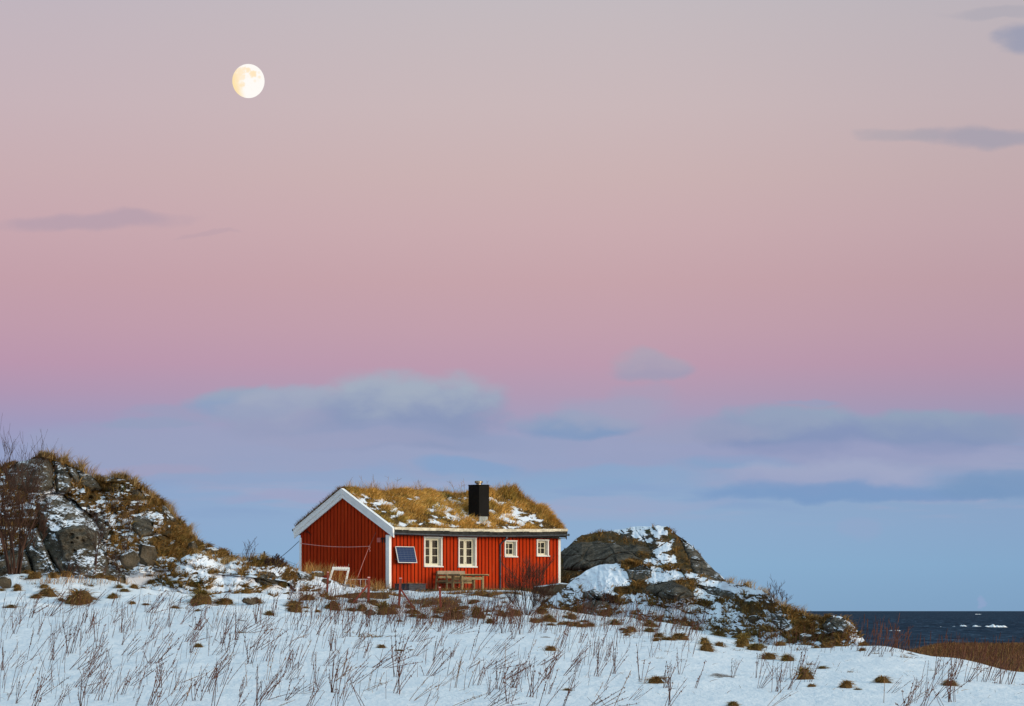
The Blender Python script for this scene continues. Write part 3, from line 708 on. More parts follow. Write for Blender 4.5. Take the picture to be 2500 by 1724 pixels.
# roof: boarding, felt edge, sod with grass
roof = MB()
XR0, XR1 = -.10, L+.06
for s0, s1 in ((EF+.04, RIDGE_Y), (RIDGE_Y, EB-.02)):
    v = [(x, y, zroof(y)-dz) for dz in (.26, .16) for x in (XR0+.03, XR1) for y in (s0, s1)]
    roof.add(v, [(0,1,3,2),(4,6,7,5),(0,4,5,1),(2,3,7,6),(0,2,6,4),(1,5,7,3)])
roof_o = roof.build('roof', M_felt, house)
def sod_h(x, y):
    h = .10 + .06*fbm(x*1.1, y*1.3, 0, 4, 61) + .05*fbm(x*3.5, y*3.5, 0, 3, 62)
    h += .20*np.exp(-((y-RIDGE_Y)/.5)**2)*ss(L*.55, L*.95, x)*.9 + .05*np.exp(-((y-RIDGE_Y)/.4)**2)
    h += .16*np.exp(-((x-L)/.5)**2)*ss(EF, EF+1.0, y)
    h = np.maximum(h, .03)
    edge = ss(EF-.02, EF+.22, y)*ss(EB+.02, EB-.2, y)*ss(XR0, XR0+.25, x)
    return h*edge*.9 + .005
nx, ny = 230, 100
sxs = np.linspace(XR0+.04, XR1+.03, nx); sys_ = np.linspace(EF+.03, EB-.05, ny)
SXg, SYg = np.meshgrid(sxs, sys_)
def zsod(x, y): return RZ - .155 - SL*np.sqrt((y-RIDGE_Y)**2+.02) + sod_h(x, y) + .05
SZg = zsod(SXg, SYg)
V = np.stack([SXg, SYg, SZg], -1)
rim = V[:, -1].copy(); rim[:, 2] -= .28
du = np.gradient(V, axis=1); dv = np.gradient(V, axis=0); N = np.cross(du, dv); nzs = np.abs(N[..., 2])/np.linalg.norm(N, axis=2)
def sod_snow(x, y):
    s_ = .20 + 1.0*fbm(x*1.3, y*3.0, 0, 5, 66, .62) + .55*fbm(x*4.5, y*7, 0, 3, 67) + .30*np.exp(-((x-8.7)/1.6)**2)*ss(0, .6, y)*ss(RIDGE_Y, 2.0, y) + .18*np.exp(-((y-.35)/.5)**2) + .35*np.exp(-((x-.25)/.25)**2)*ss(.6, 1.2, y)
    s_ -= 1.0*np.exp(-((y-EF)/.22)**2) + .9*np.exp(-((y-RIDGE_Y)/.35)**2) + .9*np.exp(-((x-L)/.35)**2)
    return s_
snw = sod_snow(SXg, SYg) + (nzs-.87)*2.2 + .12
V2 = np.concatenate([V, rim[:, None, :]], 1); snw2 = np.concatenate([snw, np.zeros((ny, 1))], 1); nx2 = nx+1
me = np_mesh('sod', V2.reshape(-1, 3), quads=grid_faces(nx2, ny), attrs={'snow': snw2.ravel()-.0, 'rock': np.full(nx2*ny, -1.)}, mat=M_terrain)
sod = link('sod', me, roof_o); sod['label'] = 'turf of withered grass with patches of snow'

# grass blades: generic builder
BL_COLS = np.array([(.36,.215,.060), (.26,.145,.036), (.44,.29,.105), (.15,.078,.02), (.31,.17,.036), (.19,.13,.03)])
def blades(P, Dir, h, wd, cols, droop=.5):
    n = len(P); P = np.asarray(P); Dir = Dir / np.linalg.norm(Dir, axis=1, keepdims=True)
    a = rng.uniform(0, PI, n); side = np.stack([np.cos(a), np.sin(a), np.zeros(n)], -1)
    side -= (side*Dir).sum(1, keepdims=True)*Dir; side /= np.linalg.norm(side, axis=1, keepdims=True)+1e-9
    hor = Dir.copy(); hor[:, 2] = 0; hl_ = np.linalg.norm(hor, axis=1, keepdims=True)+1e-6; hor /= hl_
    h = h[:, None]; w2 = (wd/2)[:, None]
    m = P + Dir*h*.55; tp = P + Dir*h + (hor*droop*.35 - np.array([0, 0, 1])*droop*.25)*h
    V = np.stack([P-side*w2, P+side*w2, m-side*w2*.8, m+side*w2*.8, tp], 1).reshape(-1, 3)
    i = np.arange(n)[:, None]*5
    q = i + np.array([[0, 1, 3, 2]]); tr = i + np.array([[2, 3, 4]])
    shade = np.array([.75, .75, 1.0, 1.0, 1.1])
    Cc = (cols[:, None, :]*np.ones((1, 5, 1))).reshape(-1, 3)
    return V, q, tr, Cc
def blade_obj(name, P, Dir, h, wd, cols, parent=None, droop=.5, loc=None):
    V, q, tr, Cc = blades(P, Dir, h, wd, cols, droop)
    me = np_mesh(name, V, quads=q, tris=tr, attrs={'Col': Cc}, mat=M_blade, smooth=False)
    return link(name, me, parent)
def pick(n, lo=.7, hi=1.25, cols=BL_COLS, wts=None):
    k = rng.choice(len(cols), n, p=wts); return cols[k]*rng.uniform(lo, hi, (n, 1))

nb = 95000
bx = rng.uniform(XR0+.12, XR1, nb); by = EF + .05 + (RIDGE_Y+.9-EF)*rng.uniform(0, 1, nb)
extra = 7000
bx = np.concatenate([bx, rng.uniform(XR0+.15, XR1, extra), rng.uniform(L-.25, L+.08, 5000), rng.uniform(XR0+.2, XR1, 7000)])
by = np.concatenate([by, RIDGE_Y + rng.normal(0, .22, extra), rng.uniform(EF+.1, RIDGE_Y+.3, 5000), rng.uniform(RIDGE_Y, EB-.1, 7000)])
clump = fbm(bx*1.6, by*1.6, 0, 3, 71)
s_at = sod_snow(bx, by)
keep = (s_at + rng.normal(0, .14, len(bx)) < .36) & (rng.random(len(bx)) < np.clip(.55+1.1*clump, .12, 1))
bx, by, clump = bx[keep], by[keep], clump[keep]; nb = len(bx)
hh = rng.uniform(.10, .26, nb)*(1+1.5*np.clip(clump, -.3, .7))
hh *= 1 + .55*ss(L*.72, L*.93, bx)*np.exp(-((by-RIDGE_Y)/.6)**2) + .25*ss(L-.5, L, bx)
hh *= 1 - .35*ss(.5, -.3, by)
D = np.stack([rng.normal(.15, .35, nb) + .5*fbm(bx*.8, by*.8, 0, 2, 73), rng.normal(-.45, .30, nb) + .3*fbm(bx*.8, by*.8, 5, 2, 74), np.full(nb, 1.0)], -1)
D[:, 1] += .5*ss(RIDGE_Y, RIDGE_Y+.4, by)
gc = BL_COLS*np.array([1.98, 1.98, 1.9])
cols = pick(nb, cols=gc)*(1+.35*np.clip(clump, -.6, .6))[:, None]
cols = np.where((fbm(bx*.9, by*1.2, 3, 3, 75) > .28)[:, None], cols*np.array([.72, .80, .75]), cols)
g = blade_obj('roof_grass', np.stack([bx, by, zsod(bx, by)-.03], -1), D, hh, rng.uniform(.010, .022, nb), cols, roof_o)
g['kind'] = 'stuff'; g['label'] = 'long withered yellow grass growing on the roof'
# tall thin weeds standing on the ridge
M_twig = simple('dry_stalk', (.085, .040, .030), .35, 3, .85, .1)
M_straw = simple('straw_stalk', (.28, .17, .07), .3, 3, .85, .1)
for px_ in (870, 905, 938, 1022, 1024, 1102, 1106, 1110, 1130, 1186, 1217, 1223, 1230, 1239, 1244, 1112, 880, 960):
    m = MB(); x = (px_-837)/416*L + .02*rng.normal(); hgt = rng.uniform(.30, .65); dx, dy = rng.normal(.05, .12, 2)
    b0 = (x, RIDGE_Y+rng.normal(0, .1), RZ-.05); tp = (x+dx, b0[1]+dy, RZ+.05+hgt)
    m.tube([b0, ((b0[0]+tp[0])/2+.02, (b0[1]+tp[1])/2, (b0[2]+tp[2])/2), tp], [.007, .006, .004], 3)
    for k in range(rng.integers(2, 6)):
        f = rng.uniform(.4, .9); p = Vector(b0).lerp(Vector(tp), f); m.tube([p, p + Vector((rng.normal(0, .12), rng.normal(0, .12), rng.uniform(.06, .16)))], [.005, .003], 3)
    m.build('roof_weed', M_straw, roof_o)
# back slope fringe, and long thin straws on the ridge and the right verge
n1_, n2_, n3_ = 5200, 2300, 1300
qx = np.concatenate([XR0+.03 + rng.exponential(.07, n1_), rng.uniform(XR0+.2, L, n2_), L+.04-np.abs(rng.normal(0, .15, n3_))])
qy = np.concatenate([rng.uniform(RIDGE_Y+.1, EB-.06, n1_), RIDGE_Y+rng.normal(0, .25, n2_), rng.uniform(EF+.3, RIDGE_Y+.2, n3_)])
n_ = len(qx); tall = np.concatenate([rng.uniform(.16, .42, n1_), rng.uniform(.25, .62, n2_)*(.6+.8*np.clip(fbm(qx[n1_:n1_+n2_]*1.3, 0, 0, 3, 79)+.4, 0, 1)), rng.uniform(.18, .45, n3_)])
cc_ = pick(n_, .8, 1.3)*np.array([1.35, 1.2, 1.0]); cc_[:n1_] *= np.array([.55, .50, .5])
g = blade_obj('roof_grass', np.stack([qx, qy, np.where(np.arange(n_) < n1_, RZ-SL*np.abs(qy-RIDGE_Y)-.06, zsod(qx, qy)-.03)], -1), np.stack([rng.normal(.1, .3, n_), rng.normal(-.05, .25, n_), np.ones(n_)], -1), tall, np.concatenate([rng.uniform(.012, .02, n1_), rng.uniform(.006, .011, n2_), rng.uniform(.009, .015, n3_)]), cc_, roof_o, .4)
g['kind'] = 'stuff'; g['label'] = 'thin straws standing along the ridge and edges of the roof'

# barge boards, two stepped boards with a cap on each slope of the gable
def barge(ys, x0, x1, name='barge_board'):
    y0, y1 = ys
    for (off, th, px0, px1, mt) in ((-.005, .19, x0-.035, x1, M_whiteg), (-.195, .20, x0, x1, M_whiteg)):
        m = MB(); m.prism([(y0, zroof(y0)+off), (y1, zroof(y1)+off), (y1, zroof(y1)+off-th), (y0, zroof(y0)+off-th)], px0, px1, 'x')
        o = m.build(name, mt, house, bevel=.005)
    m = MB(); m.prism([(y0, zroof(y0)+.03), (y1, zroof(y1)+.03), (y1, zroof(y1)-.003), (y0, zroof(y0)-.003)], x0-.06, x1+.05, 'x'); m.build('barge_cap', M_whiteg, house)
barge((EF, RIDGE_Y-.001), -.12, -.06); barge((RIDGE_Y+.001, EB), -.12, -.06)
m = MB(); m.box(-.165, -.05, RIDGE_Y-.04, RIDGE_Y+.04, RZ-.38, RZ+.02); m.build('ridge_block', M_whiteg, house)
m = MB(); m.prism([(EF+.05, zroof(EF)-.06), (RIDGE_Y, RZ-.10), (RIDGE_Y, RZ-.30), (EF+.05, zroof(EF)-.26)], L+.02, L+.05, 'x'); m.build('barge_board', M_weather, house)
# eave board in sections (sagging a little), felt edge, gutter, downpipe
def ze(x): return 2.685 + .008*x - .045*math.sin(PI*min(max(x/L, 0), 1))
m = MB(); HK = []; ft = MB()
xs = [-.05 + k*(L+.14)/13 for k in range(14)]
for k in range(13):
    a, b = xs[k]+.002, xs[k+1]-.002; za, zb_ = ze(a), ze(b); hgt = .115 + .012*((k*5) % 3)
    v = [(x, y, z+dz) for x, z in ((a, za), (b, zb_)) for y in (EF-.03, EF+.01) for dz in (-hgt, 0)]
    m.add(v, [(0,1,3,2),(4,6,7,5),(0,4,5,1),(2,3,7,6),(0,2,6,4),(1,5,7,3)])
    x = (a*.5+b*.5); hk_ = MB(); hk_.beam((x, EF-.036, ze(x)+.01), (x+.03, EF-.036, ze(x)-.14), .022, .02); HK.append(hk_)
    v = [(x, y, z+dz) for x, z in ((a-.002, za), (b+.002, zb_)) for y in (EF-.008, EF+.05) for dz in (-.33, -.09)]
    ft.add(v, [(0,1,3,2),(4,6,7,5),(0,4,5,1),(2,3,7,6),(0,2,6,4),(1,5,7,3)])
eb = m.build('eave_board', M_weather, house)
for h_ in HK: h_.build('eave_hook', M_weather, eb)
ft.box(-.04, L+.05, EF+.05, .0, 2.33, 2.352); ft.build('felt_edge', M_felt, house)
gt = MB(); N_ = 40; ring = 8; rr = .062
def zg_(x): return 2.42 + .010*x - .085*math.sin(PI*min(max(x/L*.93, 0), 1))
for i in range(N_+1):
    x = -.06 + (L+.16)*i/N_
    for k in range(ring+1):
        a = PI*k/ring; gt.v.append((x, EF-.085-math.cos(a)*rr, zg_(x)-math.sin(a)*rr))
for i in range(N_):
    for k in range(ring):
        b = i*(ring+1)+k; gt.f.append((b, b+1, b+ring+2, b+ring+1)); gt.m.append(0)
for i in range(14):
    x = .1 + i*(L-.2)/13; gt.tube([(x, EF-.085-math.cos(PI*k/6)*(rr+.008), zg_(x)-math.sin(PI*k/6)*(rr+.008)) for k in range(7)], .011, 5)
gt.tube([(-.06, EF-.085, zg_(0)-.02), (-.05, EF-.085, zg_(0)-.02)], .06, 10); gt.tube([(L+.09, EF-.085, zg_(L)-.02), (L+.1, EF-.085, zg_(L)-.02)], .06, 10)
gt.build('gutter', M_gutter, house, smooth=False)
m = MB(); m.tube([(-.14, EB+.05, zroof(EB)-.02), (2, EB+.05, zroof(EB)-.02)], .06, 10); m.build('gutter', M_gutter, house)
xp = UX(1221, -.06)
m = MB(); m.tube([(xp, EF-.085, zg_(xp)-.05), (xp, EF-.085, zg_(xp)-.14), (xp, -.16, zg_(xp)-.32), (xp, -.075, zg_(xp)-.42), (xp, -.075, .0)], .042, 10)
m.build('downpipe', M_gutter, house, smooth=True)
for z in (1.5, .65, 2.0):
    m = MB(); m.tube([(xp, -.075, z), (xp, -.075, z+.03)], .052, 10); m.build('pipe_clamp', M_gutter, house)

# windows
def window(q, panes_x, panes_z, double):
    x0, x1, z0, z1 = q
    m = MB(); cw = .075; out = -.045
    m.box(x0-.04, x0+cw-.04, out, .012, z0, z1); m.box(x1-cw+.04, x1+.04, out, .012, z0, z1)
    m.box(x0-.055, x1+.055, out-.012, .012, z1-.002, z1+.055); m.box(x0-.065, x1+.075, out-.035, .012, z0-.055, z0-.002)
    fr = m.build('window', M_white, house, bevel=.004)
    d = .125                                         # depth of the reveal
    m = MB(); m.box(x0+.001, x0+.022, .013, d+.05, z0, z1); m.box(x1-.022, x1-.001, .013, d+.05, z0, z1)
    m.box(x0+.023, x1-.023, .013, d+.05, z1-.022, z1-.001); m.box(x0+.023, x1-.023, .013, d+.05, z0+.001, z0+.022)
    m.build('reveal', M_white, fr)
    ix0, ix1, iz0, iz1 = x0+.024, x1-.024, z0+.024, z1-.024
    leaves = [(ix0, (ix0+ix1)/2-.002), ((ix0+ix1)/2+.002, ix1)] if double else [(ix0, ix1)]
    for (a, b) in leaves:
        st = .085 if double else .075
        m = MB(); m.box(a, a+st, d, d+.04, iz0, iz1); m.box(b-st, b, d, d+.04, iz0, iz1)
        m.box(a+st, b-st, d+.001, d+.039, iz1-st, iz1); m.box(a+st, b-st, d+.001, d+.039, iz0, iz0+st)
        ga, gb_, gc0, gc1 = a+st, b-st, iz0+st, iz1-st
        for k in range(1, panes_z):
            z = gc0 + (gc1-gc0)*k/panes_z; m.box(ga, gb_, d-.004, d+.03, z-.014, z+.014)
        for k in range(1, panes_x):
            x = ga + (gb_-ga)*k/panes_x; m.box(x-.015, x+.015, d-.006, d+.03, gc0, gc1)
        sa = m.build('sash', M_sash, fr)
        m = MB(); m.box(ga, gb_, d+.018, d+.022, gc0, gc1); m.build('pane', M_glass, fr)
        for zz in (iz0+.1, iz1-.16):
            m = MB(); m.box(a+.01, a+.03, d-.012, d, zz, zz+.06); m.build('hinge', M_steel, fr)
    m = MB(); N2 = 60; top = iz0 + (iz1-iz0)*(.64 if double else .95)
    if double:
        for i in range(N2+1):
            x = ix0 + (ix1-ix0)*i/N2; y = d + .10 + .018*math.sin(i*1.1)+.01*math.sin(i*.43)
            m.v += [(x, y, iz0-.05), (x, y, top)]
        for i in range(N2): m.f.append((2*i, 2*i+2, 2*i+3, 2*i+1)); m.m.append(0)
        m.build('curtain', M_curtain, fr)
for i, q in enumerate(WIN): window(q, 1 if i < 2 else 2, 3 if i < 2 else 2, i < 2)

# solar panel
a = Vector((UX(966.1, -.15), -.10, ZL(1335.1, 1, 0))); pw = UX(1011.8, -.15) - UX(966.1, -.15); ph = (1375-1335)*A0/F
m = MB(); bot = Vector((0, -.20, -ph)); ux = Vector((1, 0, 0)); nrm = ux.cross(bot).normalized()*-1
def pan(p0, p1, q0, q1, d0, d1, mb_):
    vs = [a + ux*(pw*p) + bot*q_ + nrm*d_ for d_ in (d0, d1) for p, q_ in ((p0, q0), (p1, q0), (p1, q1), (p0, q1))]
    mb_.add(vs, [(0,3,2,1),(4,5,6,7),(0,1,5,4),(1,2,6,5),(2,3,7,6),(3,0,4,7)])
if nrm.y > 0: nrm = -nrm
pan(0, 1, 0, .035, 0, .035, m); pan(0, 1, .965, 1, 0, .035, m); pan(0, .02, .035, .965, 0, .035, m); pan(.98, 1, .035, .965, 0, .035, m)
sp_ = m.build('solar_panel', M_white, house)
def mat_cells():
    m, t = new_mat('solar_cells', .45, .15)
    n = t.noise(t.obj, 9, 3); t.put(t.b.inputs['Base Color'], t.mix(n, (.010, .025, .075, 1), (.018, .045, .13, 1))); return m
m = MB(); pan(.021, .979, .036, .964, .005, .02, m); m.build('cell_sheet', mat_cells(), sp_)
M_line = simple('silver_line', (.10, .14, .22), .1, 3, .4, .5)
m = MB()
for k in range(1, 8): pan(.032, .968, .046+.908*k/8-.006, .046+.908*k/8+.006, .0205, .0225, m)
for k in range(1, 5): pan(.031+.938*k/5-.002, .031+.938*k/5+.002, .05, .95, .0205, .022, m)
m.build('grid_lines', M_line, sp_)
for fx in (.1, pw-.1):
    m = MB(); m.beam(a+bot*.9+ux*fx, (a.x+fx, 0, a.z-ph*.75), .03, .03); m.build('bracket', M_gutter, sp_)
m = MB(); m.box(a.x+.1, a.x+pw-.1, -.11, 0, a.z-.06, a.z-.03); m.build('mounting_rail', M_gutter, sp_)

# chimney
xc = 5.87; y0c = .33; cw1, cw2 = .63, .70
m = MB(); zb0 = ZL(1260.3, xc, y0c); zt0 = ZL(1184.5, xc, y0c); m.box(xc, xc+cw1, y0c, y0c+cw2, zb0, zt0-.0); ch = m.build('chimney', M_black, house, bevel=.008)
m = MB(); m.box(xc+.06, xc+cw1-.04, y0c+.04, y0c+cw2-.06, 2.7, zb0-.002); m.build('chimney_base', M_zinc, ch)
m = MB(); m.box(xc-.015, xc+cw1+.015, y0c-.015, y0c+cw2+.015, zt0-.002, zt0+.03); m.build('chimney_rim', M_black, ch)
m = MB(); cxm, cym = xc+cw1/2, y0c+cw2/2
m.tube([(cxm, cym, zt0+.03), (cxm, cym, zt0+.08)], .11, 16); m.tube([(cxm, cym, zt0+.08), (cxm, cym, zt0+.11), (cxm, cym, zt0+.19), (cxm, cym, zt0+.21)], [.13, .185, .19, .17], 20)
m.build('chimney_cap', M_steel, ch)

# house number 11, red plate, hook, lines on the gable
va, vb = VY(929.5), VY(921)
m = MB(); m.box(-.02, -.004, va, vb, ZL(1324, 0, va), ZL(1313, 0, va)); m.build('fuse_plate', simple('faded_red_plate', (.50, .13, .11), .15, 4, .5), house)
M_num = simple('black_numeral', (.008, .008, .008), .2, 4, .5)
zn0, zn1 = ZL(1325.2, 0, .5), ZL(1312.2, 0, .5)
for pxn in (934.2, 940.2):
    y = VY(pxn); m = MB(); m.box(-.028, -.006, y-.034, y+.034, zn0, zn1)
    m.prism([(y+.034, zn1-.001), (y+.034, zn1-.065), (y+.095, zn1-.10), (y+.095, zn1-.06)], -.028, -.006, 'x')
    m.build('house_number', M_num, house)
y = VY(757, 0); m = MB(); m.beam((-.05, y, 2.52), (-.05, y+.35, 2.56), .03, .02); m.beam((-.05, y-.12, 2.40), (-.05, y+.2, 2.66), .02, .02); m.build('wall_hook', M_black, house)
# ------------------------------------------------------------------ boulders
def icos(sub):
    bm = bmesh.new(); bmesh.ops.create_icosphere(bm, subdivisions=sub, radius=1)
    V = np.array([v.co[:] for v in bm.verts]); Fc = np.array([[v.index for v in f.verts] for f in bm.faces]); bm.free(); return V, Fc
ICO = {k: icos(k) for k in (4, 5, 6)}
def rock(label, px, py, rx, ry, seed, planes=(), nrand=13, sub=5, snow=0.0, depth=.9, push=0.0, rot=0.0, lo=.48, Yc=None, rough=.07, name='boulder', group='boulders in the rocky hills', spots=()):
    rg = np.random.default_rng(seed); V, Fc = ICO[sub]; V = V.copy()
    pl = [(np.array(n, float)/np.linalg.norm(n), o) for n, o in planes]
    for k in range(nrand):
        n = rg.normal(size=3); n /= np.linalg.norm(n); pl.append((n, rg.uniform(lo, .9)))
    for n, o in pl:
        d = V@n; e = np.maximum(d-o, 0); V = V - e[:, None]*n*.97
    c, Yd = place(px, py)
    c2, Yd = place(px, py + ry*.75); Yd = Yd + .45*depth*(rx+ry)/2*Yd/F
    if Yc: Yd = Yc
    c = Vector(W(px, py, Yd)); mx, mz = rx*Yd/F, ry*Yd/F; my = depth*(mx+mz)/2
    V = V/np.array([max(abs(V[:,0]).max(), .1), max(abs(V[:,1]).max(), .1), max(abs(V[:,2]).max(), .1)])
    ca, sa = math.cos(R(rot)), math.sin(R(rot)); V[:, 0], V[:, 2] = V[:, 0]*ca - V[:, 2]*sa, V[:, 0]*sa + V[:, 2]*ca
    V = V*np.array([mx, my, mz])
    s = seed*3.1
    nn_ = fbm(V[:,0]*1.3+s, V[:,1]*1.3, V[:,2]*1.3, 5, seed, .55); rid = np.abs(fbm(V[:,0]*.9+s, V[:,1]*.9, V[:,2]*2.0+s, 3, seed+3))
    U = V/(np.linalg.norm(V, axis=1, keepdims=True)+1e-6)
    V = V + U*(nn_*rough*4*min(mx, mz) - .15*rid*min(mx, mz))[:, None]
    for (sx_, sz_, sr) in spots:     # round pits on the front face
        dd = np.hypot(V[:,0]-sx_*mx, V[:,2]-sz_*mz); f = (V[:,1] < 0)*np.clip(1-dd/(sr*mx), 0, 1); V[:,1] += f**.5*.35*sr*mx*2
    a, b, cc = V[Fc[:,0]], V[Fc[:,1]], V[Fc[:,2]]; fn = np.cross(b-a, cc-a); vn_ = np.zeros_like(V)
    for k in range(3): np.add.at(vn_, Fc[:,k], fn)
    vn_ /= np.linalg.norm(vn_, axis=1, keepdims=True)+1e-9
    sn = (vn_[:,2]-.62)*1.7 + .35 + snow + .6*nn_
    me = np_mesh(name, V, tris=Fc, attrs={'snow': sn}, mat=M_rock)
    o = link(name, me); o.location = c + Vector((0, push*my, 0)); tag(o, label, 'boulder', group); return o
rock('small pointed rock in the grass at the foot of the left hill', 318, 1364, 25, 27, 75, [((.1,-1,.3), .5)], 6, 4, .05, .8, -.1, -20, rough=.05)
rock('rounded snow-capped rock beside the small pointed one', 357, 1357, 28, 36, 85, [((.4,-1,.1), .55), ((0,0,1), .7)], 5, 5, .12, .8, -.1, -8, rough=.05)
rock('small skyline rock near the right end of the left hill', 468, 1338, 17, 18, 125, [], 7, 4, .0, .8, 0, -15, rough=.06)
rock('flat rock on the skyline left of the fence post', 518, 1345, 20, 9, 135, [], 7, 4, .1, .8, 0, -10, rough=.06)
rock('pale stone at the left edge at the foot of the hill', 10, 1424, 20, 18, 145, [], 7, 4, .15, .8, -.2, -10, rough=.05)
rock('brown stone against the foot of the gable', 775, 1402, 20, 8, 195, [], 6, 4, .0, .8, 0, 0, group='boulders near the cottage')
rock('white snow-covered stone behind the first red post', 797, 1420, 14, 9, 199, [], 6, 4, .5, .8, -.2, 0, group='boulders near the cottage')
rock('long dark rock slab at the right corner of the cottage', 1366, 1436, 62, 20, 205, [((.1,-1,.1), .5), ((-.2,-.2,1), .5), ((0,-.5,-1), .6)], 5, 6, -.02, .7, -.3, 12, rough=.07, Yc=152, group='boulders near the cottage')
rock('upper lobe of rock resting on the long dark slab', 1412, 1424, 26, 15, 207, [((.1,-1,.1), .55)], 5, 5, .0, .7, -.5, 16, rough=.06, Yc=151, group='boulders near the cottage')

# ------------------------------------------------------------------ posts, frame, rack, furniture
M_post = simple('red_brown_post', (.22, .045, .030), .3, 4, .75, .2, stretch=(4, 4, 1))
M_posttop = simple('pale_post_top', (.62, .33, .30), .2, 4, .8)
def post(label, x0, y0, x1, y1, wpx, brace=None):
    """(x0,y0) top, (x1,y1) foot in the photograph"""
    c, Yd = place(x1, y1); k = Yd/F; root = empty('fence_post', c)
    tag(root, label, 'post', 'red posts in front of the cottage')
    top = Vector(((x0-x1)*k, 0, (y1-y0)*k)); ww = wpx*k
    m = MB(); m.beam((0, 0, -.25), top, ww, ww, up=(0, 1, 0)); m.build('shaft', M_post, root, bevel=.006)
    m = MB(); m.beam(top, top+Vector((0, 0, .035)), ww*1.05, ww*1.05, up=(0, 1, 0)); m.build('post_top', M_posttop, root)
    if brace:
        bx0, by0, bx1, by1 = brace
        m = MB(); m.beam(((bx0-x1)*k, -.05, (y1-by0)*k), ((bx1-x1)*k*1.03, -.35, (y1-by1)*k-.12), ww*.7, ww*.6, up=(0, 1, 0)); m.build('brace', M_post, root, bevel=.004)
post('leftmost red post, slim and unbraced, in front of the white frame', 801, 1398, 798, 1446, 4.5)
post('red post with a brace leaning down to its left', 900.5, 1411, 899, 1471, 6, (898, 1428, 866, 1462))
post('red post with a brace running down to its right', 978, 1413, 973, 1481, 6, (979, 1439, 1012, 1481))
post('rightmost red post, short and unbraced, below the bench', 1073.5, 1435, 1077, 1486, 5)

def frame_at(px, py, Yd): return Vector(W(px, py, Yd))
Yf = 157.5
root = empty('door_frame', frame_at(827, 1427, Yf)); tag(root, 'white wooden frame leaning in the grass before the gable', 'frame')
def loc(px, py, dy=0): return frame_at(px, py, Yf) - Vector(root.location) + Vector((0, dy, 0))
m = MB(); m.beam(loc(811, 1388), loc(853.5, 1389.5), .14, .04, up=(0,1,0)); m.beam(loc(811, 1388), loc(853.5, 1389.5), .04, .13, up=(0,1,0)); m.build('top_rail', M_white, root, bevel=.004)
for a_, b_ in (((812.5, 1391), (806, 1414)), ((850.5, 1392), (842.5, 1432))):
    m = MB(); m.beam(loc(*a_, .01), loc(*b_, -.15), .085, .06, up=(0,1,0)); m.build('side_rail', M_white, root, bevel=.004)
for a_ in ((814, 1385, 815, 1377), (850.5, 1386, 851.5, 1377)):
    m = MB(); m.beam(loc(a_[0], a_[1]), loc(a_[2], a_[3]), .02, .02); m.build('peg', M_steel, root)
for k in range(6):
    m = MB(); xk = 821+5.2*k; m.tube([loc(xk-1.6, 1386), loc(xk, 1382.6+.6*(k%2)), loc(xk+1.6, 1386)], .018, 5); m.build('rope_loop', M_posttop, root)
# low slatted rack between frame and post
root = empty('slatted_rack', frame_at(872, 1433, 155)); tag(root, 'low rack with a thin rail and upright slats beside the braced post', 'rack')
def loc2(px, py, dy=0): return frame_at(px, py, 155) - Vector(root.location) + Vector((0, dy, 0))
M_rail = simple('pale_rail', (.36, .27, .24), .2, 4, .7)
m = MB(); m.beam(loc2(845, 1415), loc2(899, 1414.5), .035, .03, up=(0,1,0)); m.build('rail', M_rail, root)
for px_ in (854.5, 867.5, 880, 892.5):
    m = MB(); m.beam(loc2(px_, 1415.5), loc2(px_, 1438), .035, .02, up=(0,1,0)); m.build('slat', M_rail, root)

def local_thing(name, x, y, z, label, cat):
    r_ = empty(name, H2W(x, y, z), PI/4); return tag(r_, label, cat)
# table (local axes of the cottage)
yb_ = -1.45                       # back edge of the table
xt = UX(1095, yb_); tl = 1.80; tw = .78
zg_t = ZL(1440, xt+.9, yb_-.4)
tb = local_thing('garden_table', xt-.05, yb_, zg_t, 'grey weathered wooden table standing in front of the bench', 'table')
zt_ = ZL(1401.8, xt+.9, yb_-.4) - zg_t
m = MB()
for k in range(6): m.box(0, tl, -tw + k*tw/6+.004, -tw + (k+1)*tw/6-.004, zt_-.04, zt_)
m.box(0, .05, -tw+.01, -.01, zt_-.075, zt_-.041); m.box(tl-.05, tl, -tw+.01, -.01, zt_-.075, zt_-.041)
m.build('table_top', M_wood, tb, bevel=.003)
for lx in (.22, tl-.30):
    for ly in (-.10, -tw+.12):
        m = MB(); m.box(lx-.05, lx+.05, ly-.045, ly+.045, -.12, zt_-.076); m.build('leg', M_wood, tb, bevel=.004)
for ly in (-.10, -tw+.10):
    m = MB(); m.box(.275, tl-.355, ly-.015, ly+.015, zt_-.25, zt_-.13); m.build('rail', M_wood, tb)
m = MB(); m.box(.3, tl-.3, -tw+.3, -.3, zt_-.09, zt_-.043); m.build('top_batten', M_wood, tb)
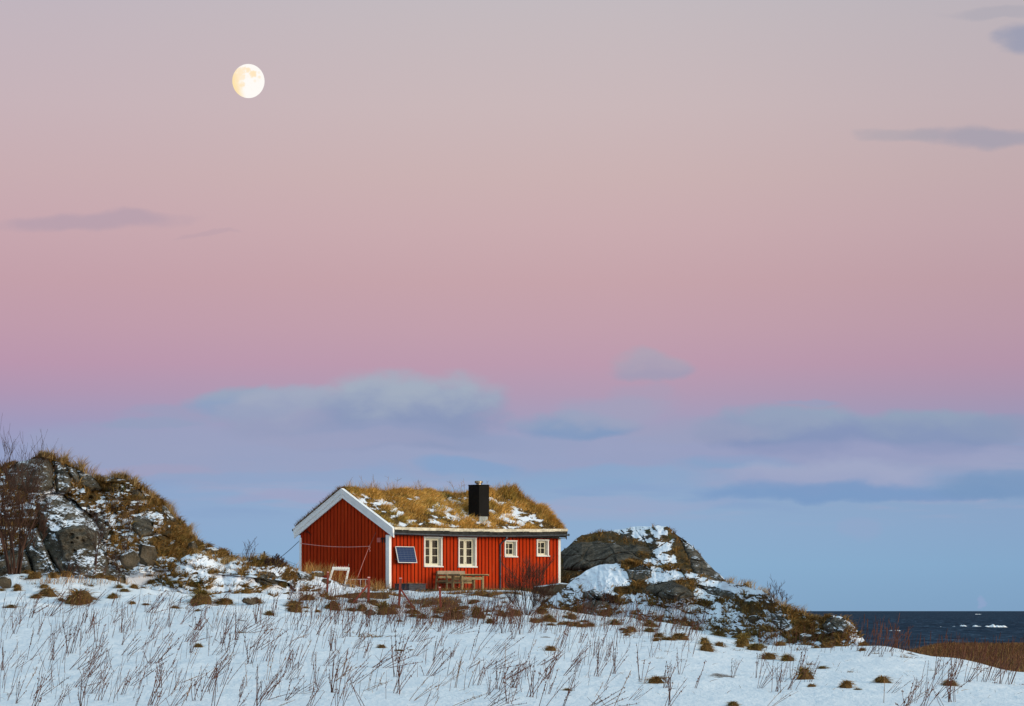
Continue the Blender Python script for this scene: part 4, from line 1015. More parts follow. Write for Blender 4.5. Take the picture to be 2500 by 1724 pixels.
# bench
ybn = -.32; xb0 = UX(1066.5, ybn); bl_ = UX(1133.5, ybn) - xb0; zg_b = ZL(1440, xb0+.8, ybn-.3)
bn = local_thing('garden_bench', xb0, ybn, zg_b, 'weathered wooden bench with armrests and a plank backrest against the red wall', 'bench')
zb_t = ZL(1394, xb0+.8, ybn) - zg_b
m = MB(); m.box(0, bl_, -.05, -.015, zb_t-.15, zb_t); m.build('backrest', M_plank, bn, bevel=.004)
m = MB(); m.box(0, bl_, -.085, -.05, zb_t-.33, zb_t-.23); m.build('backrest', M_wood, bn, bevel=.004)
m = MB()
for k in range(4): m.box(.02, bl_-.02, -.56+k*.12, -.46+k*.12, .40, .435)
m.build('seat', M_wood, bn, bevel=.003)
for ex in (.03, bl_-.03):
    m = MB(); m.beam((ex, .0, zb_t-.02), (ex, .12, -.12), .07, .07, up=(1,0,0)); m.beam((ex, -.60, .64), (ex, -.60, -.12), .07, .07, up=(1,0,0)); m.beam((ex, -.02, .37), (ex, -.57, .37), .06, .07, up=(1,0,0)); m.build('leg', M_wood, bn, bevel=.004)
    m = MB(); m.box(ex-.05, ex+.06, -.66, .04, .645, .68); m.build('armrest', M_wood, bn, bevel=.004)
for ly in (-.57, -.03):
    m = MB(); m.box(.06, bl_-.06, ly-.015, ly+.015, .28, .37); m.build('seat_rail', M_wood, bn)
# plank doorstep / terrace edge in front of the wall
def deck(xa, xb, ya, label, z):
    o = local_thing('plank', xa, ya, z, label, 'plank'); m = MB(); m.box(0, xb-xa, -.14, 0, -.05, 0); m.build('board', M_plank, o, bevel=.004)
deck(UX(1090, -.9), UX(1218, -.9), -.9, 'snow-edged plank lying on the snow under the table', ZL(1441.5, 4, -.9))
deck(UX(1205, -.35), UX(1268, -.35), -.35, 'pale plank along the foot of the wall right of the downpipe', ZL(1442.5, 7, -.35))
# planter box
yp = -1.0; xp0 = UX(964, yp); xp1 = UX(1018, yp-.5)
pz = ZL(1449, (xp0+xp1)/2, yp-.5)
pl_ = local_thing('planter_box', xp0, yp, pz, 'dark grey plank planter box by the cottage corner with dry grass in it', 'planter')
plw = .9; pll = 1.0; phh = .40
M_dark = simple('dark_grey_wood', (.045, .050, .060), .4, 4, .75, .2, stretch=(1, 1, 5))
m = MB()
m.box(0, pll, -plw, -plw+.04, 0, phh); m.box(0, pll, -.04, 0, 0, phh); m.box(0, .04, -plw+.041, -.041, 0, phh); m.box(pll-.04, pll, -plw+.041, -.041, 0, phh); m.build('box_side', M_dark, pl_, bevel=.004)
m = MB(); m.box(.04, pll-.04, -plw+.04, -.04, 0, phh-.06); m.build('soil', M_back, pl_)
m = MB(); m.box(-.03, pll+.03, -plw-.03, -plw+.045, phh, phh+.03); m.box(-.03, pll+.03, -.045, .03, phh, phh+.03); m.box(-.03, .045, -plw+.046, -.046, phh, phh+.03); m.box(pll-.045, pll+.03, -plw+.046, -.046, phh, phh+.03); m.build('rim', M_dark, pl_)
n = 260; P = np.stack([rng.uniform(.2, .9, n), -rng.uniform(.2, .8, n), np.full(n, phh-.06)], -1)
g = blade_obj('dry_grass', P, np.stack([rng.normal(0, .6, n), rng.normal(0, .6, n), np.ones(n)], -1), rng.uniform(.10, .24, n), np.full(n, .014), pick(n)*np.array([1.3, .9, .7]), pl_); g['kind'] = 'stuff'

# cords
M_cord = simple('pale_red_cord', (.75, .34, .30), .1, 2, .7)
M_wire = simple('dark_wire', (.03, .045, .07), .1, 2, .5)
cl = tag(empty('clothesline', H2W(-.06, .9, 1.6)), 'pale pink cord strung across the gable with a loose knot', 'cord')
def hw(px, py, x=-.12):
    y = VY(px, x); return H2W(x, y, ZL(py, x, y)) - Vector(cl.location)
pts = []
for k in range(17):
    f = k/16; px_ = 733 + (902-733)*f; pts.append(hw(px_, 1326.8 + 7.2*f + 4.6*math.sin(PI*f)*1.0 - 0*f, -.25))
m = MB(); m.tube(pts, .013, 5); m.build('line', M_cord, cl)
m = MB(); m.tube([hw(918, 1300, -.03), hw(902, 1334, -.25)], .010, 5); m.build('line', simple('dark_red_cord', (.22, .09, .08), .1, 2), cl)
m = MB(); m.tube([hw(902, 1334, -.25), hw(886, 1374, -.5), hw(873, 1410, -.8)], .009, 5); m.build('line', M_cord, cl)
m = MB(); m.tube([hw(900, 1335), hw(903, 1331), hw(904, 1337), hw(902, 1341), hw(904, 1345), hw(902.5, 1347)], .014, 5); m.build('knot', M_cord, cl)
a_ = H2W(-.02, WD-.05, ZL(1318, 0, WD)); b_ = Vector(W(676, 1369, 165.5))
m = MB(); m.tube([a_, (a_+b_)/2 + Vector((0, 0, -.02)), b_], .014, 6); tag(m.build('guy_wire', M_wire), 'dark guy wire running from the left eave down to the mound', 'wire')

# wire fence behind the mounds
M_fpost = simple('weathered_post', (.085, .075, .060), .3, 4, .85)
fence = tag(empty('wire_fence', W(645.5, 1363, 168)), 'wire mesh fence with weathered wooden posts on the skyline left of the cottage', 'fence')
fl = Vector(fence.location)
for (px_, yt, yb2, Yd, ww) in ((565.5, 1348, 1372, 175, 4), (645.5, 1346, 1368, 168, 4)):
    m = MB(); p = Vector(W(px_, yt, Yd)) - fl; q = Vector(W(px_, yb2+4, Yd)) - fl; m.beam(p, q, ww*Yd/F*.95, ww*Yd/F*.95, up=(0,1,0)); m.build('post', M_fpost, fence)
m = MB()
run = [(520, 1351, 178), (565.5, 1352, 175), (645.5, 1351, 168), (690, 1365, 167.2), (735, 1382, 166.5)]
for k in range(7):
    dz = .11*k; m = MB(); pts = []
    for (a1, a2) in zip(run[:-1], run[1:]):
        for j in range(5):
            f = j/5; x_, y_, Y_ = [a1[i]*(1-f)+a2[i]*f for i in range(3)]; pts.append(Vector(W(x_, y_, Y_)) - fl + Vector((0, 0, .02-dz - .03*math.sin(PI*f))))
    m.tube(pts, .0045 if k else .006, 3, cap=False); m.build('wire', M_wire, fence)
m = MB()
for (a1, a2, nst) in ((run[0], run[1], 6), (run[1], run[2], 9), (run[2], run[3], 7), (run[3], run[4], 8)):
    for j in range(nst):
        f = j/nst; x_, y_, Y_ = [a1[i]*(1-f)+a2[i]*f for i in range(3)]; p = Vector(W(x_, y_, Y_)) - fl; m.tube([p, p - Vector((0, 0, .66))], .0035, 3, cap=False)
mo = m.build('wire_stays', M_wire, fence); mo['kind'] = 'stuff'

# moon
MY = 60000.0
mc = Vector(W(606.5, 198.0, MY)); Vm, Fm = ICO[5]
mx_, mz_ = 39.3*MY/F, 41.3*MY/F
m_, t = new_mat('moon_surface', 1, 0)
ob = t.mapping(t.obj, (1/mx_, 1/mx_, 1/mz_))
nz_ = t.noise(ob, 3.4, 6, .65); sp3 = t.new('ShaderNodeSeparateXYZ'); t.put(sp3.inputs[0], ob)
mar = None
def blob(x, z, r, s=1.0):
    a = t.math('DIVIDE', t.math('SUBTRACT', sp3.outputs[0], x), r); b = t.math('DIVIDE', t.math('SUBTRACT', sp3.outputs[2], z), r)
    return t.math('MULTIPLY', t.ss(t.math('ADD', t.math('ADD', t.math('MULTIPLY', a, a), t.math('MULTIPLY', b, b)), t.math('MULTIPLY', t.math('SUBTRACT', nz_, .5), 5.5)), 1.7, .2), s)
for q in ((-.45,.48,.32,.8),(.05,.52,.16,.9),(.32,.30,.22,1),(-.30,.08,.20,.7),(-.32,-.32,.18,.8),(-.62,.15,.30,.7),(.72,.12,.11,.6),(.46,-.12,.09,.4),(.70,.42,.08,.35),(-.62,-.45,.25,.4)):
    bq = blob(*q); mar = bq if mar is None else t.math('MAXIMUM', mar, bq)
leftness = t.ss(t.math('ADD', t.math('MULTIPLY', sp3.outputs[0], -1), t.math('MULTIPLY', sp3.outputs[2], -.25)), .28, .95)
base = t.mix(leftness, (1.0, .97, .93, 1), (1.0, .78, .42, 1))
colm = t.mix(t.math('MULTIPLY', mar, .8), base, (1.0, .76, .44, 1))
colm = t.mix(t.math('MULTIPLY', t.ss(nz_, .55, .7), .25), colm, (1, .85, .66, 1))
t.put(t.b.inputs['Base Color'], (0, 0, 0, 1)); t.put(t.b.inputs['Emission Color'], colm); t.b.inputs['Emission Strength'].default_value = 1.0
me = np_mesh('moon', Vm*np.array([mx_, mx_, mz_]), tris=Fm, mat=m_)
mo = link('moon', me); mo.location = mc; mo.rotation_euler = (0, 0, 0); tag(mo, 'nearly full pale moon with orange patches high in the pink sky', 'moon')

rock('grey stone half sunk in snow below the braced posts', 905, 1496, 16, 9, 301, [], 8, 4, .2, .8, -.1, 0, group='boulders near the cottage')
rock('low brown stone at the foot of the snowy mound', 610, 1468, 22, 12, 303, [], 8, 4, .1, .8, -.1, 0, group='boulders near the cottage')
rock('small dark stone in the slope left of the right skyline bush', 1842, 1512, 18, 11, 305, [], 8, 4, .1, .8, -.1, -15)
rock('grey stone low on the slope toward the sea', 1968, 1556, 18, 12, 307, [], 8, 4, .1, .8, -.1, -10)
# ------------------------------------------------------------------ withered grass on hills and ground
def lerp_dirs(n, lx=.25, ly=-.35, sx=.45, sy=.35): return np.stack([rng.normal(lx, sx, n), rng.normal(ly, sy, n), np.ones(n)], -1)
BROWN = np.array([(.26,.145,.040), (.18,.095,.026), (.36,.215,.075), (.11,.056,.017), (.22,.115,.028), (.14,.10,.028)])
def hill_grass(H, n, name, label, lo=.10, hi=.34, ridge=0, lim=.40, cl=BROWN, pxr=None):
    V = H['V']; ny, nx, _ = V.shape; nt = H['nt']
    j = rng.integers(1, nt+1, n*4); i = rng.integers(1, nx-1, n*4)
    if ridge:
        jr = np.clip(nt + np.round(-np.abs(rng.normal(0, 3, ridge*4))).astype(int) + 1, 1, nt+1); ir = rng.integers(1, nx-1, ridge*4)
        j = np.concatenate([j, jr]); i = np.concatenate([i, ir])
    s_, r_ = H['snow'][j, i], H['rock'][j, i]; px_, py_ = H['PX'][j, i], H['PY'][j, i]
    cm = fbm(px_/14., py_/11., 0, 3, 501); bump_ = np.zeros(len(j)); bump_[n*4:] = -.25
    ok = (s_ + bump_ + .25*cm + rng.normal(0, .10, len(j)) < lim) & (r_ + .3*cm < .42) & (rng.random(len(j)) < .45+1.2*cm) & (px_ > -80)
    k = np.nonzero(ok)[0]; 
    if len(k) > n+ridge: k = rng.choice(k, n+ridge, replace=False)
    j, i, cm = j[k], i[k], cm[k]; m = len(k)
    P = V[j, i] + (V[np.minimum(j+1, ny-1), i]-V[j, i])*rng.random((m, 1)) + (V[j, i+1]-V[j, i])*rng.random((m, 1)) - np.array([0, 0, .03])
    h = rng.uniform(lo, hi, m)*(1+1.3*np.clip(cm, -.3, .6))
    cols = pick(m, .65, 1.3, cl)*(1+.5*np.clip(cm, -.5, .6))[:, None]
    px2 = H['PX'][j, i]; mossy = fbm(px2/40., H['PY'][j, i]/25., 7, 3, 503) > .30
    cols = np.where(mossy[:, None], cols*np.array([.75, .86, .8]), cols)
    D = lerp_dirs(m); D[:, 0] += .5*fbm(px2/30., H['PY'][j, i]/30., 0, 2, 505)
    o = blade_obj(name, P, D, h, rng.uniform(.014, .028, m), cols, droop=.9); return tag(o, label, 'grass', kind='stuff')
hill_grass(hl, 46000, 'hill_grass', 'withered brown grass tufts covering the left hill', ridge=8000, lim=.36)
hill_grass(hd, 6000, 'dome_grass', 'brown grass growing in the cracks of the granite dome', .08, .26, ridge=700, lim=.20)
hill_grass(hk, 38000, 'slope_grass', 'brown grass tufts between the snow patches on the rocky slope', .07, .24, ridge=2000, lim=.34)
hill_grass(hm, 18000, 'mound_grass', 'brown grass on the mounds left of the cottage', .08, .27, ridge=1800, lim=.34)
# scattered longer pale straws on the skyline of the left hill
def skyline(H, a, b, n, name, label, lo, hi, cl):
    V = H['V'][H['nt']]; px_ = H['p']; q = rng.uniform(a, b, n); q = q + 6*np.sin(q/7.0); P = np.stack([np.interp(q, px_, V[:, k]) for k in range(3)], -1)
    P[:, 2] -= .04; P[:, 1] += rng.normal(0, .2, n)
    cm = .6+.9*np.clip(fbm(q/16., 0, 0, 2, 601)+.3, 0, 1)
    o = blade_obj(name, P, lerp_dirs(n, .15, -.1, .28, .3), rng.uniform(lo, hi, n)*cm, rng.uniform(.010, .018, n), pick(n, .8, 1.3, cl), droop=.5); return tag(o, label, 'grass', kind='stuff')
STRAW = np.array([(.34,.22,.09), (.26,.16,.06), (.42,.30,.14), (.22,.12,.04)])
skyline(hl, 90, 490, 2600, 'skyline_grass', 'pale straws standing along the ridge of the left hill', .15, .62, STRAW)
skyline(hk, 1760, 1990, 500, 'skyline_grass', 'thin pale straws along the edge of the right slope above the sea', .1, .42, STRAW)
skyline(hm, 480, 730, 1100, 'skyline_grass', 'ochre grass along the top of the mounds left of the cottage', .10, .40, STRAW)

# grass through the snow near the house
n = 420000; x = rng.uniform(-12.5, 14, n); y = rng.uniform(129, 165, n); px_ = PXof(x, y)
ii = np.clip(np.searchsorted(gx, x)-1, 0, len(gx)-1); jj = np.clip(np.searchsorted(gy, y)-1, 0, len(gy)-1)
sv = snow[jj, ii]; cm = fbm(x*2.2, y*1.1, 0, 3, 611)
inside = (((x-CX)*c45+(y-A0)*c45 > -.1) & ((y-A0)*c45-(x-CX)*c45 > -.05))
ok = (sv + .35*cm + rng.normal(0, .08, n) < .46) & ~inside & (rng.random(n) < .5+cm)
x, y, cm = x[ok], y[ok], cm[ok]
if len(x) > 42000: x, y, cm = x[:42000], y[:42000], cm[:42000]
n = len(x); P = np.stack([x, y, zground(x, y)-.02], -1)
tag(blade_obj('yard_grass', P, lerp_dirs(n), rng.uniform(.07, .24, n)*(1+np.clip(cm, -.3, .6)), rng.uniform(.012, .022, n), pick(n, .8, 1.6, BROWN), droop=.9), 'brown grass poking through the snow in front of the cottage', 'grass', kind='stuff')
# tall reddish reeds of the shore meadow
n = 60000; y = rng.uniform(119, 345, n)**1.0; p_ = rng.uniform(2150, 2640, n); x = (p_-1250)*y/F
ok = (rng.random(n) < .75+fbm(x*.5, y*.12, 0, 3, 613)) & (rng.random(n) < ss(2150, 2330, p_)+.15); x, y = x[ok], y[ok]; n = len(x)
P = np.stack([x, y, zground(x, y)-.02], -1)
MEAD = np.array([(.12,.060,.026), (.17,.095,.040), (.08,.040,.018), (.25,.15,.065)])
tag(blade_obj('meadow_grass', P, lerp_dirs(n, .1, 0, .22, .22), rng.uniform(.15, .55, n)*(1+.2*(y>200)), rng.uniform(.012, .022, n)*(y/140.), pick(n, .6, 1.3, MEAD), droop=.4), 'reddish brown reeds and grass of the shore meadow behind the snow on the right', 'grass', kind='stuff')

# long ochre straws at the gable foot and beside the frame
def straw_clump(px, py, n, h, spread, label, lean=.1, cl=STRAW, hv=.5):
    c, Yd = place(px, py); P = np.stack([rng.normal(0, spread, n), rng.normal(0, spread*.6, n), np.full(n, -.05)], -1)
    o = blade_obj('grass_clump', P, lerp_dirs(n, lean, -.05, .30, .2), rng.uniform(h*(1-hv), h, n), rng.uniform(.012, .02, n), pick(n, .8, 1.35, cl)*np.array([1.1, .9, .7]), droop=.35); o.location = c
    tag(o, label, 'grass', 'tall ochre grass clumps by the gable'); return o
for q in [(748,1398,60,.75,.25,'ochre grass clump at the far left foot of the gable'),(782,1402,120,.72,.30,'ochre grass clump left of the white frame'),(806,1404,30,1.0,.10,'tallest ochre grass clump rising behind the first red post'),
          (828,1424,60,.95,.22,'ochre grass growing through the white frame'),(852,1432,70,.7,.2,'ochre grass at the right leg of the white frame'),(912,1441,80,.75,.22,'ochre grass beside the braced post, right of the rack'),
          (880,1438,50,.45,.3,'short ochre grass under the slatted rack'),(766,1400,60,.55,.25,'ochre grass between the two stones at the gable foot'),(935,1442,30,.55,.1,'thin ochre tuft close to the white corner board')]:
    straw_clump(*q)
for q in [(170,1420,70,.55,.5,'ochre grass at the foot of the huge pitted rock'),(120,1424,80,.4,.3,'short ochre grass at the foot of the left rock wall'),(250,1424,60,.4,.6,'ochre grass right of the huge pitted rock foot'),(330,1415,70,.4,.7,'ochre grass along the right foot of the left hill'),(400,1408,50,.35,.6,'ochre grass where the left hill meets the snowy mound')]:
    o_ = straw_clump(*q); o_['group'] = 'ochre grass clumps at the foot of the left hill'

# ------------------------------------------------------------------ tussocks
def tussock_mesh(seed, flat, ncount=560):
    rg = np.random.default_rng(seed); V, Fc = ICO[4]; V = V[:].copy()
    V = V*(1 + .45*fbm(V[:,0]*1.3+seed, V[:,1]*1.3, V[:,2]*1.3, 3, seed))[:, None]*np.array([.80, .66, .74]); lean_ = rg.normal(0, .22); V[:,0] += lean_*V[:,2]; V[:,2] = np.where(V[:,2] < 0, V[:,2]*.4, V[:,2])
    cb = np.tile(np.array([.10,.056,.018]), (len(V), 1))*(.7+.6*(fbm(V[:,0]*6, V[:,1]*6, V[:,2]*6, 3, seed)+.5))[:, None]
    n = ncount; th = rg.uniform(0, 2*PI, n); u = rg.uniform(.0, 1, n)**.7; z = np.sqrt(1-u*u*.96)
    wob = 1+.35*np.sin(th*2+seed)+.25*np.sin(th*5+seed*2)
    P = np.stack([.74*u*wob*np.cos(th)+lean_*.72*z, .60*u*wob*np.sin(th), .70*z], -1)
    D = np.stack([np.cos(th)*(.5+u)+rg.normal(.15, .25, n), np.sin(th)*(.5+u)*.8+rg.normal(0, .2, n), .80 - .95*u + rg.normal(0, .35, n)], -1)
    h = rg.uniform(.10, .55, n)*(.8+.5*u)*(1+.4*np.sin(th*3+seed))
    cols = BROWN[rg.integers(0, len(BROWN), n)]*rg.uniform(.7, 1.6, (n, 1))
    if seed % 3 == 0: cols = cols*np.array([.80, .95, .8])
    Vb, q, tr, Cc = blades(P, D, h, rg.uniform(.025, .05, n), cols, .9)
    o = len(V); tris = np.concatenate([Fc, tr.reshape(-1, 3)+o])
    return np_mesh('tussock', np.concatenate([V, Vb]), quads=q.reshape(-1, 4)+o, tris=tris, attrs={'Col': np.concatenate([cb, Cc])}, mat=M_blade, smooth=True)
TM = [tussock_mesh(s, 0) for s in range(8)]
def spiky_mesh(seed):
    rg = np.random.default_rng(seed+90); n = 90
    P = np.stack([rg.normal(0, .5, n), rg.normal(0, .3, n), np.full(n, -.1)], -1); D = np.stack([rg.normal(.25, .8, n), rg.normal(0, .5, n), np.ones(n)], -1)
    Vb, q, tr, Cc = blades(P, D, rg.uniform(.4, 1.2, n), rg.uniform(.04, .07, n), BROWN[rg.integers(0, len(BROWN), n)]*rg.uniform(.5, 1.2, (n, 1)), .6)
    return np_mesh('grass_tuft', Vb, quads=q.reshape(-1, 4), tris=tr.reshape(-1, 3), attrs={'Col': Cc}, mat=M_blade, smooth=False)
SM = [spiky_mesh(s) for s in range(5)]
TUS = [ # px centre, py foot, width, height, kind, label
 (26,1484,46,13,'t','flat brown tussock at the left edge above the dried stalks'),
 (117,1456,62,28,'t','wide snow-dusted tussock at the foot of the left hill'),
 (195,1475,100,46,'t','largest shaggy grass mound below the left hill'),
 (273,1462,36,20,'t','small tussock just right of the largest shaggy mound'),
 (321,1476,24,14,'t','left one of two small tussocks in the open snow left of the snowy mound'),
 (356,1478,30,10,'t','right, flatter one of two small tussocks left of the snowy mound'),
 (484,1581,29,17,'t','dark little tussock alone in the snow among leaning stalks'),
 (591,1546,44,18,'s','spiky round tuft of grass in the middle of the left snow field'),
 (656,1503,34,18,'t','small domed tussock left of the large ball-shaped one'),
 (627,1473,38,18,'t','reddish tussock at the right foot of the snowy mound'),
 (719,1494,52,28,'t','large ball-shaped green-brown tussock left of the leftmost red post'),
 (490,1474,70,44,'t','steep brown grass cone on the front of the snowy mound'),
 (545,1475,60,22,'t','brown trailing foot of the grass cone on the snowy mound'),
 (816,1487,38,28,'t','dark tussock below the leftmost red post'),
 (858,1492,36,14,'t','flat tangled tussock between two dark ones'),
 (884,1492,40,24,'t','round tussock at the foot of the left-braced post'),
 (935,1501,48,42,'t','tall conical dark tussock between the two braced posts'),
 (958,1500,30,24,'t','brown tussock leaning on the right of the tall conical one'),
 (1000,1486,38,17,'t','ochre tussock at the foot of the right-leaning brace'),
 (1068,1498,36,18,'t','low tussock beside the rightmost red post'),
 (1107,1510,74,32,'t','broad russet tussock right of the rightmost red post'),
 (1166,1508,38,36,'t','upright pointed russet tussock below the table'),
 (1225,1505,32,22,'t','round brown tussock left of the reddish bush'),
 (1196,1522,30,18,'t','small russet tussock on the crest below the pointed one'),
 (1322,1497,44,20,'t','brown tussock just right of the reddish bush'),
 (1315,1520,30,14,'t','low brown tussock on the crest below the reddish bush'),
 (1343,1589,38,19,'t','solitary dark green tussock in the snow right of centre'),
 (1386,1687,36,13,'t','flat dark tussock low in the open snow right of centre'),
 (1603,1566,28,16,'t','small dark tussock below the middle of the knoll'),
 (1728,1590,50,30,'t','large two-humped tussock at the foot of the right knoll'),
 (1722,1574,34,26,'t','dark hump standing behind the large two-humped tussock'),
 (1757,1578,38,17,'t','tussock with a snow cap right beside the two-humped one'),
 (1813,1578,50,40,'t','tall bushy green-brown tussock at the foot of the right slope'),
 (1906,1577,34,18,'t','small domed tussock below the middle of the right slope'),
 (1876,1610,54,24,'t','left one of a pair of big brown tussocks in the right snow field'),
 (1926,1614,46,24,'t','right one of a pair of big brown tussocks in the right snow field'),
 (1605,1668,66,26,'t','wide low mat of ochre grass in the lower snow, right of centre'),
 (1570,1660,34,12,'s','thin ochre fringe left of the wide low mat of grass'),
 (1968,1659,56,42,'t','big triangular brown tussock in the right snow field'),
 (1976,1624,34,20,'s','grass tuft crowning the big triangular tussock'),
 (2008,1633,40,13,'t','flat moss-green tussock trailing right of the triangular one'),
 (1983,1677,34,14,'t','little brown tussock just below the triangular one'),
 (2067,1680,44,28,'t','dark snow-flecked tussock right of the triangular one'),
 (2098,1685,30,11,'t','low tail of the dark snow-flecked tussock'),
 (2074,1642,32,15,'s','pale spiky tuft above the dark snow-flecked tussock'),
 (2157,1667,58,24,'t','brown tussock with a swept crest in the right snow field'),
 (2125,1670,28,10,'s','pale wispy tuft left of the tussock with a swept crest'),
 (2278,1638,30,15,'s','dark spiky tuft near the upper edge of the right snow field'),
 (2217,1640,26,10,'s','pale spiky tuft left of the dark one near the snow edge'),
 (2320,1674,64,20,'t','long low tussock at the far right among upright stalks'),
 (2208,1606,40,20,'s','dark spiky tuft on the snow edge just right of the knoll'),
 (2250,1607,26,10,'s','small dark tuft right on the snow edge against the shore meadow'),
 (2140,1597,32,16,'s','russet tuft where the knoll meets the snow edge'),
 (2411,1707,24,9,'s','small tuft low in the far right corner of the snow'),
 (1792,1724,46,20,'t','brown tussock cut by the bottom edge right of centre'),
 (900,1556,110,20,'s','wide wind-combed mat of brown grass on the snow below the conical tussock'),
 (850,1546,50,14,'s','left end of the wind-combed grass mat'),
 (931,1582,36,14,'t','mossy tussock below the wind-combed grass mat'),
 (935,1566,28,10,'s','brown wisp between the grass mat and the mossy tussock'),
 (980,1590,30,10,'t','left one of two flat dark tufts right of the mossy tussock'),
 (1004,1588,22,8,'t','right one of two flat dark tufts right of the mossy tussock'),
 (1011,1535,44,14,'s','straw tuft on the snow crest left of the russet tussocks'),
 (1055,1535,40,12,'s','flat straw tuft on the snow crest under the russet tussocks'),
 (1438,1530,40,16,'t','brown tussock at the left foot of the rocky slope'),
 (1500,1526,46,20,'t','brown tussock at the foot of the slope left of the knoll'),
 (1395,1512,40,20,'t','ochre tussock below the dark rock slab'),
 (1660,1562,60,24,'t','brown tussock row end under the dark rock face of the knoll'),
 (1590,1530,44,20,'t','brown tussock halfway along the foot of the knoll'),
 (330,1540,30,10,'s','dry tuft among stalks, upper left snow field'),
 (1664,1612,40,11,'s','flat green-grey tuft in the snow below the knoll'),
 (1628,1592,28,11,'s','small brown tuft left of the two-humped tussock'),
 (1608,1608,30,13,'s','spiky tuft in the snow below the small dark tussock')]
TINY = [(199,1507,24,7),(261,1540,20,6),(299,1580,22,7),(394,1589,24,7),(713,1565,22,7),(653,1539,16,11),(373,1620,18,6),(2066,1705,24,9),(2386,1699,14,5),(1551,1599,22,6),(2042,1672,18,6),(575,1518,16,5),(665,1520,14,5),(2240,1614,12,4),(1994,1620,10,4),(1940,1690,14,5),(2140,1680,16,7),(1480,1612,12,4),(1210,1690,12,4),(1520,1540,24,9),(1560,1548,22,8),(1480,1545,20,8),(742,1566,18,6),(505,1546,18,5)]
def put_tus(px, py, wd, ht, kind, label, group, k):
    c, Yd = place(px, py); k_ = Yd/F
    o = link('grass_tussock' if kind == 't' else 'grass_tuft', (TM if kind == 't' else SM)[k % (8 if kind == 't' else 5)])
    s_ = wd*k_/2
    o.location = c + Vector((0, .1, -.05)); 
    o.scale = (s_*.92, s_*1.0, ht*k_*.98) if kind == 't' else (s_*.8, s_*.8, ht*k_*1.05)
    o.rotation_euler = (0, 0, (k*2.399) % 6.28 if kind == 't' else (k*2.399) % .9 - .45)
    tag(o, label, 'grass', group)
for k, q in enumerate(TUS): put_tus(*q, 'grass tussocks in the snow', k)
for k, (a1, b1, c1, d1) in enumerate(TINY): put_tus(a1, b1, c1, d1, 's', 'tiny wisp of dry grass barely breaking the open snow', 'tiny grass wisps in the snow', k)

BAND = [(30,450,1400,1432,34),(0,460,1432,1472,26),(420,760,1470,1496,16),(700,960,1452,1500,26),(960,1290,1455,1522,44),(1290,1520,1478,1532,34),(1500,1760,1520,1572,24),(1760,2110,1566,1592,18)]
rb = np.random.default_rng(77); kk = 0
for (a1, a2, b1, b2, num) in BAND:
    for q in range(num):
        px_, py_ = rb.uniform(a1, a2), rb.uniform(b1, b2); wd = rb.uniform(16, 44)*(.7+.6*rb.random())
        put_tus(px_, py_, wd, wd*rb.uniform(.28, .5), 't' if rb.random() < .6 else 's', 'small brown grass hummock in the uneven band below the rocks and the cottage', 'hummocks in the band below the rocks', kk); kk += 1
# ------------------------------------------------------------------ dried stalks
M_stalk = simple('dried_stalk', (.098, .042, .028), .45, 2, .85, .1)
M_stalk2 = simple('pale_dried_stalk', (.20, .115, .06), .4, 2, .85, .1)
def stalk_mesh(seed, n, hgt=(.55, 1.05), lean=(.36, .26), rad=.0080, spread=.07, mat=None, buds=True):
    rg = np.random.default_rng(seed); m = MB(); base_lean = rg.normal(*lean)
    for k in range(n):
        b = Vector((rg.normal(0, spread), rg.normal(0, spread*.6), -.05)); h = rg.uniform(*hgt)
        ln = base_lean + rg.normal(0, .17); ly = rg.normal(0, .15)
        if rg.random() < .07: ln += rg.choice([-1, 1])*rg.uniform(.5, 1.3); h *= .7
        d = Vector((math.sin(ln), ly, math.cos(ln))).normalized(); bend = rg.normal(.05, .07)
        pts = [b + d*h*f + Vector((bend*f*f*h, 0, -.02*f*f*h)) for f in (0, .35, .7, 1)]
        m.tube(pts, [rad, rad*.9, rad*.75, rad*.5], 3, cap=False)
        if buds:
            for q in range(rg.integers(3, 9)):
                f = rg.uniform(.5, 1.0); p = b + d*h*f + Vector((bend*f*f*h, 0, -.02*f*f*h)); s_ = rg.uniform(.010, .022)
                o_ = Vector((rg.normal(0, .012), rg.normal(0, .012), 0))
                m.add([p+o_+Vector((-s_*.6, 0, 0)), p+o_+Vector((s_*.6, 0, 0)), p+o_+Vector((0, s_*.6, 0)), p+o_+Vector((s_*.3, 0, s_*1.6)), p+o_+Vector((0, 0, -s_*.9))], [(0,1,3),(1,2,3),(2,0,3),(1,0,4),(2,1,4),(0,2,4)])
            if rg.random() < .35:
                f = rg.uniform(.45, .8); p = b + d*h*f; e = p + Vector((rg.normal(.03, .07), 0, rg.uniform(.06, .16))); m.tube([p, e], [rad*.6, rad*.4], 3, cap=False)
    me = bpy.data.meshes.new('stalk_clump'); me.from_pydata(m.v, [], m.f); me.materials.append(mat or M_stalk); return me
SMESH = [stalk_mesh(s, 2+s % 8, (.35+.03*(s%7), 1.0)) for s in range(22)]
UPR = [stalk_mesh(100+s, 3+s % 5, (.6, 1.1), (.10, .14)) for s in range(10)]
PAL = [stalk_mesh(200+s, 1+s % 3, (.5, 1.0), (.30, .3), .007, mat=M_stalk2) for s in range(6)]
FLAT = [stalk_mesh(300+s, 3+s % 3, (.5, .9), (.95, .15)) for s in range(6)]
SMALL = [stalk_mesh(400+s, 3, (.25, .55), (.30, .25), .007, .2) for s in range(8)]
spots = []
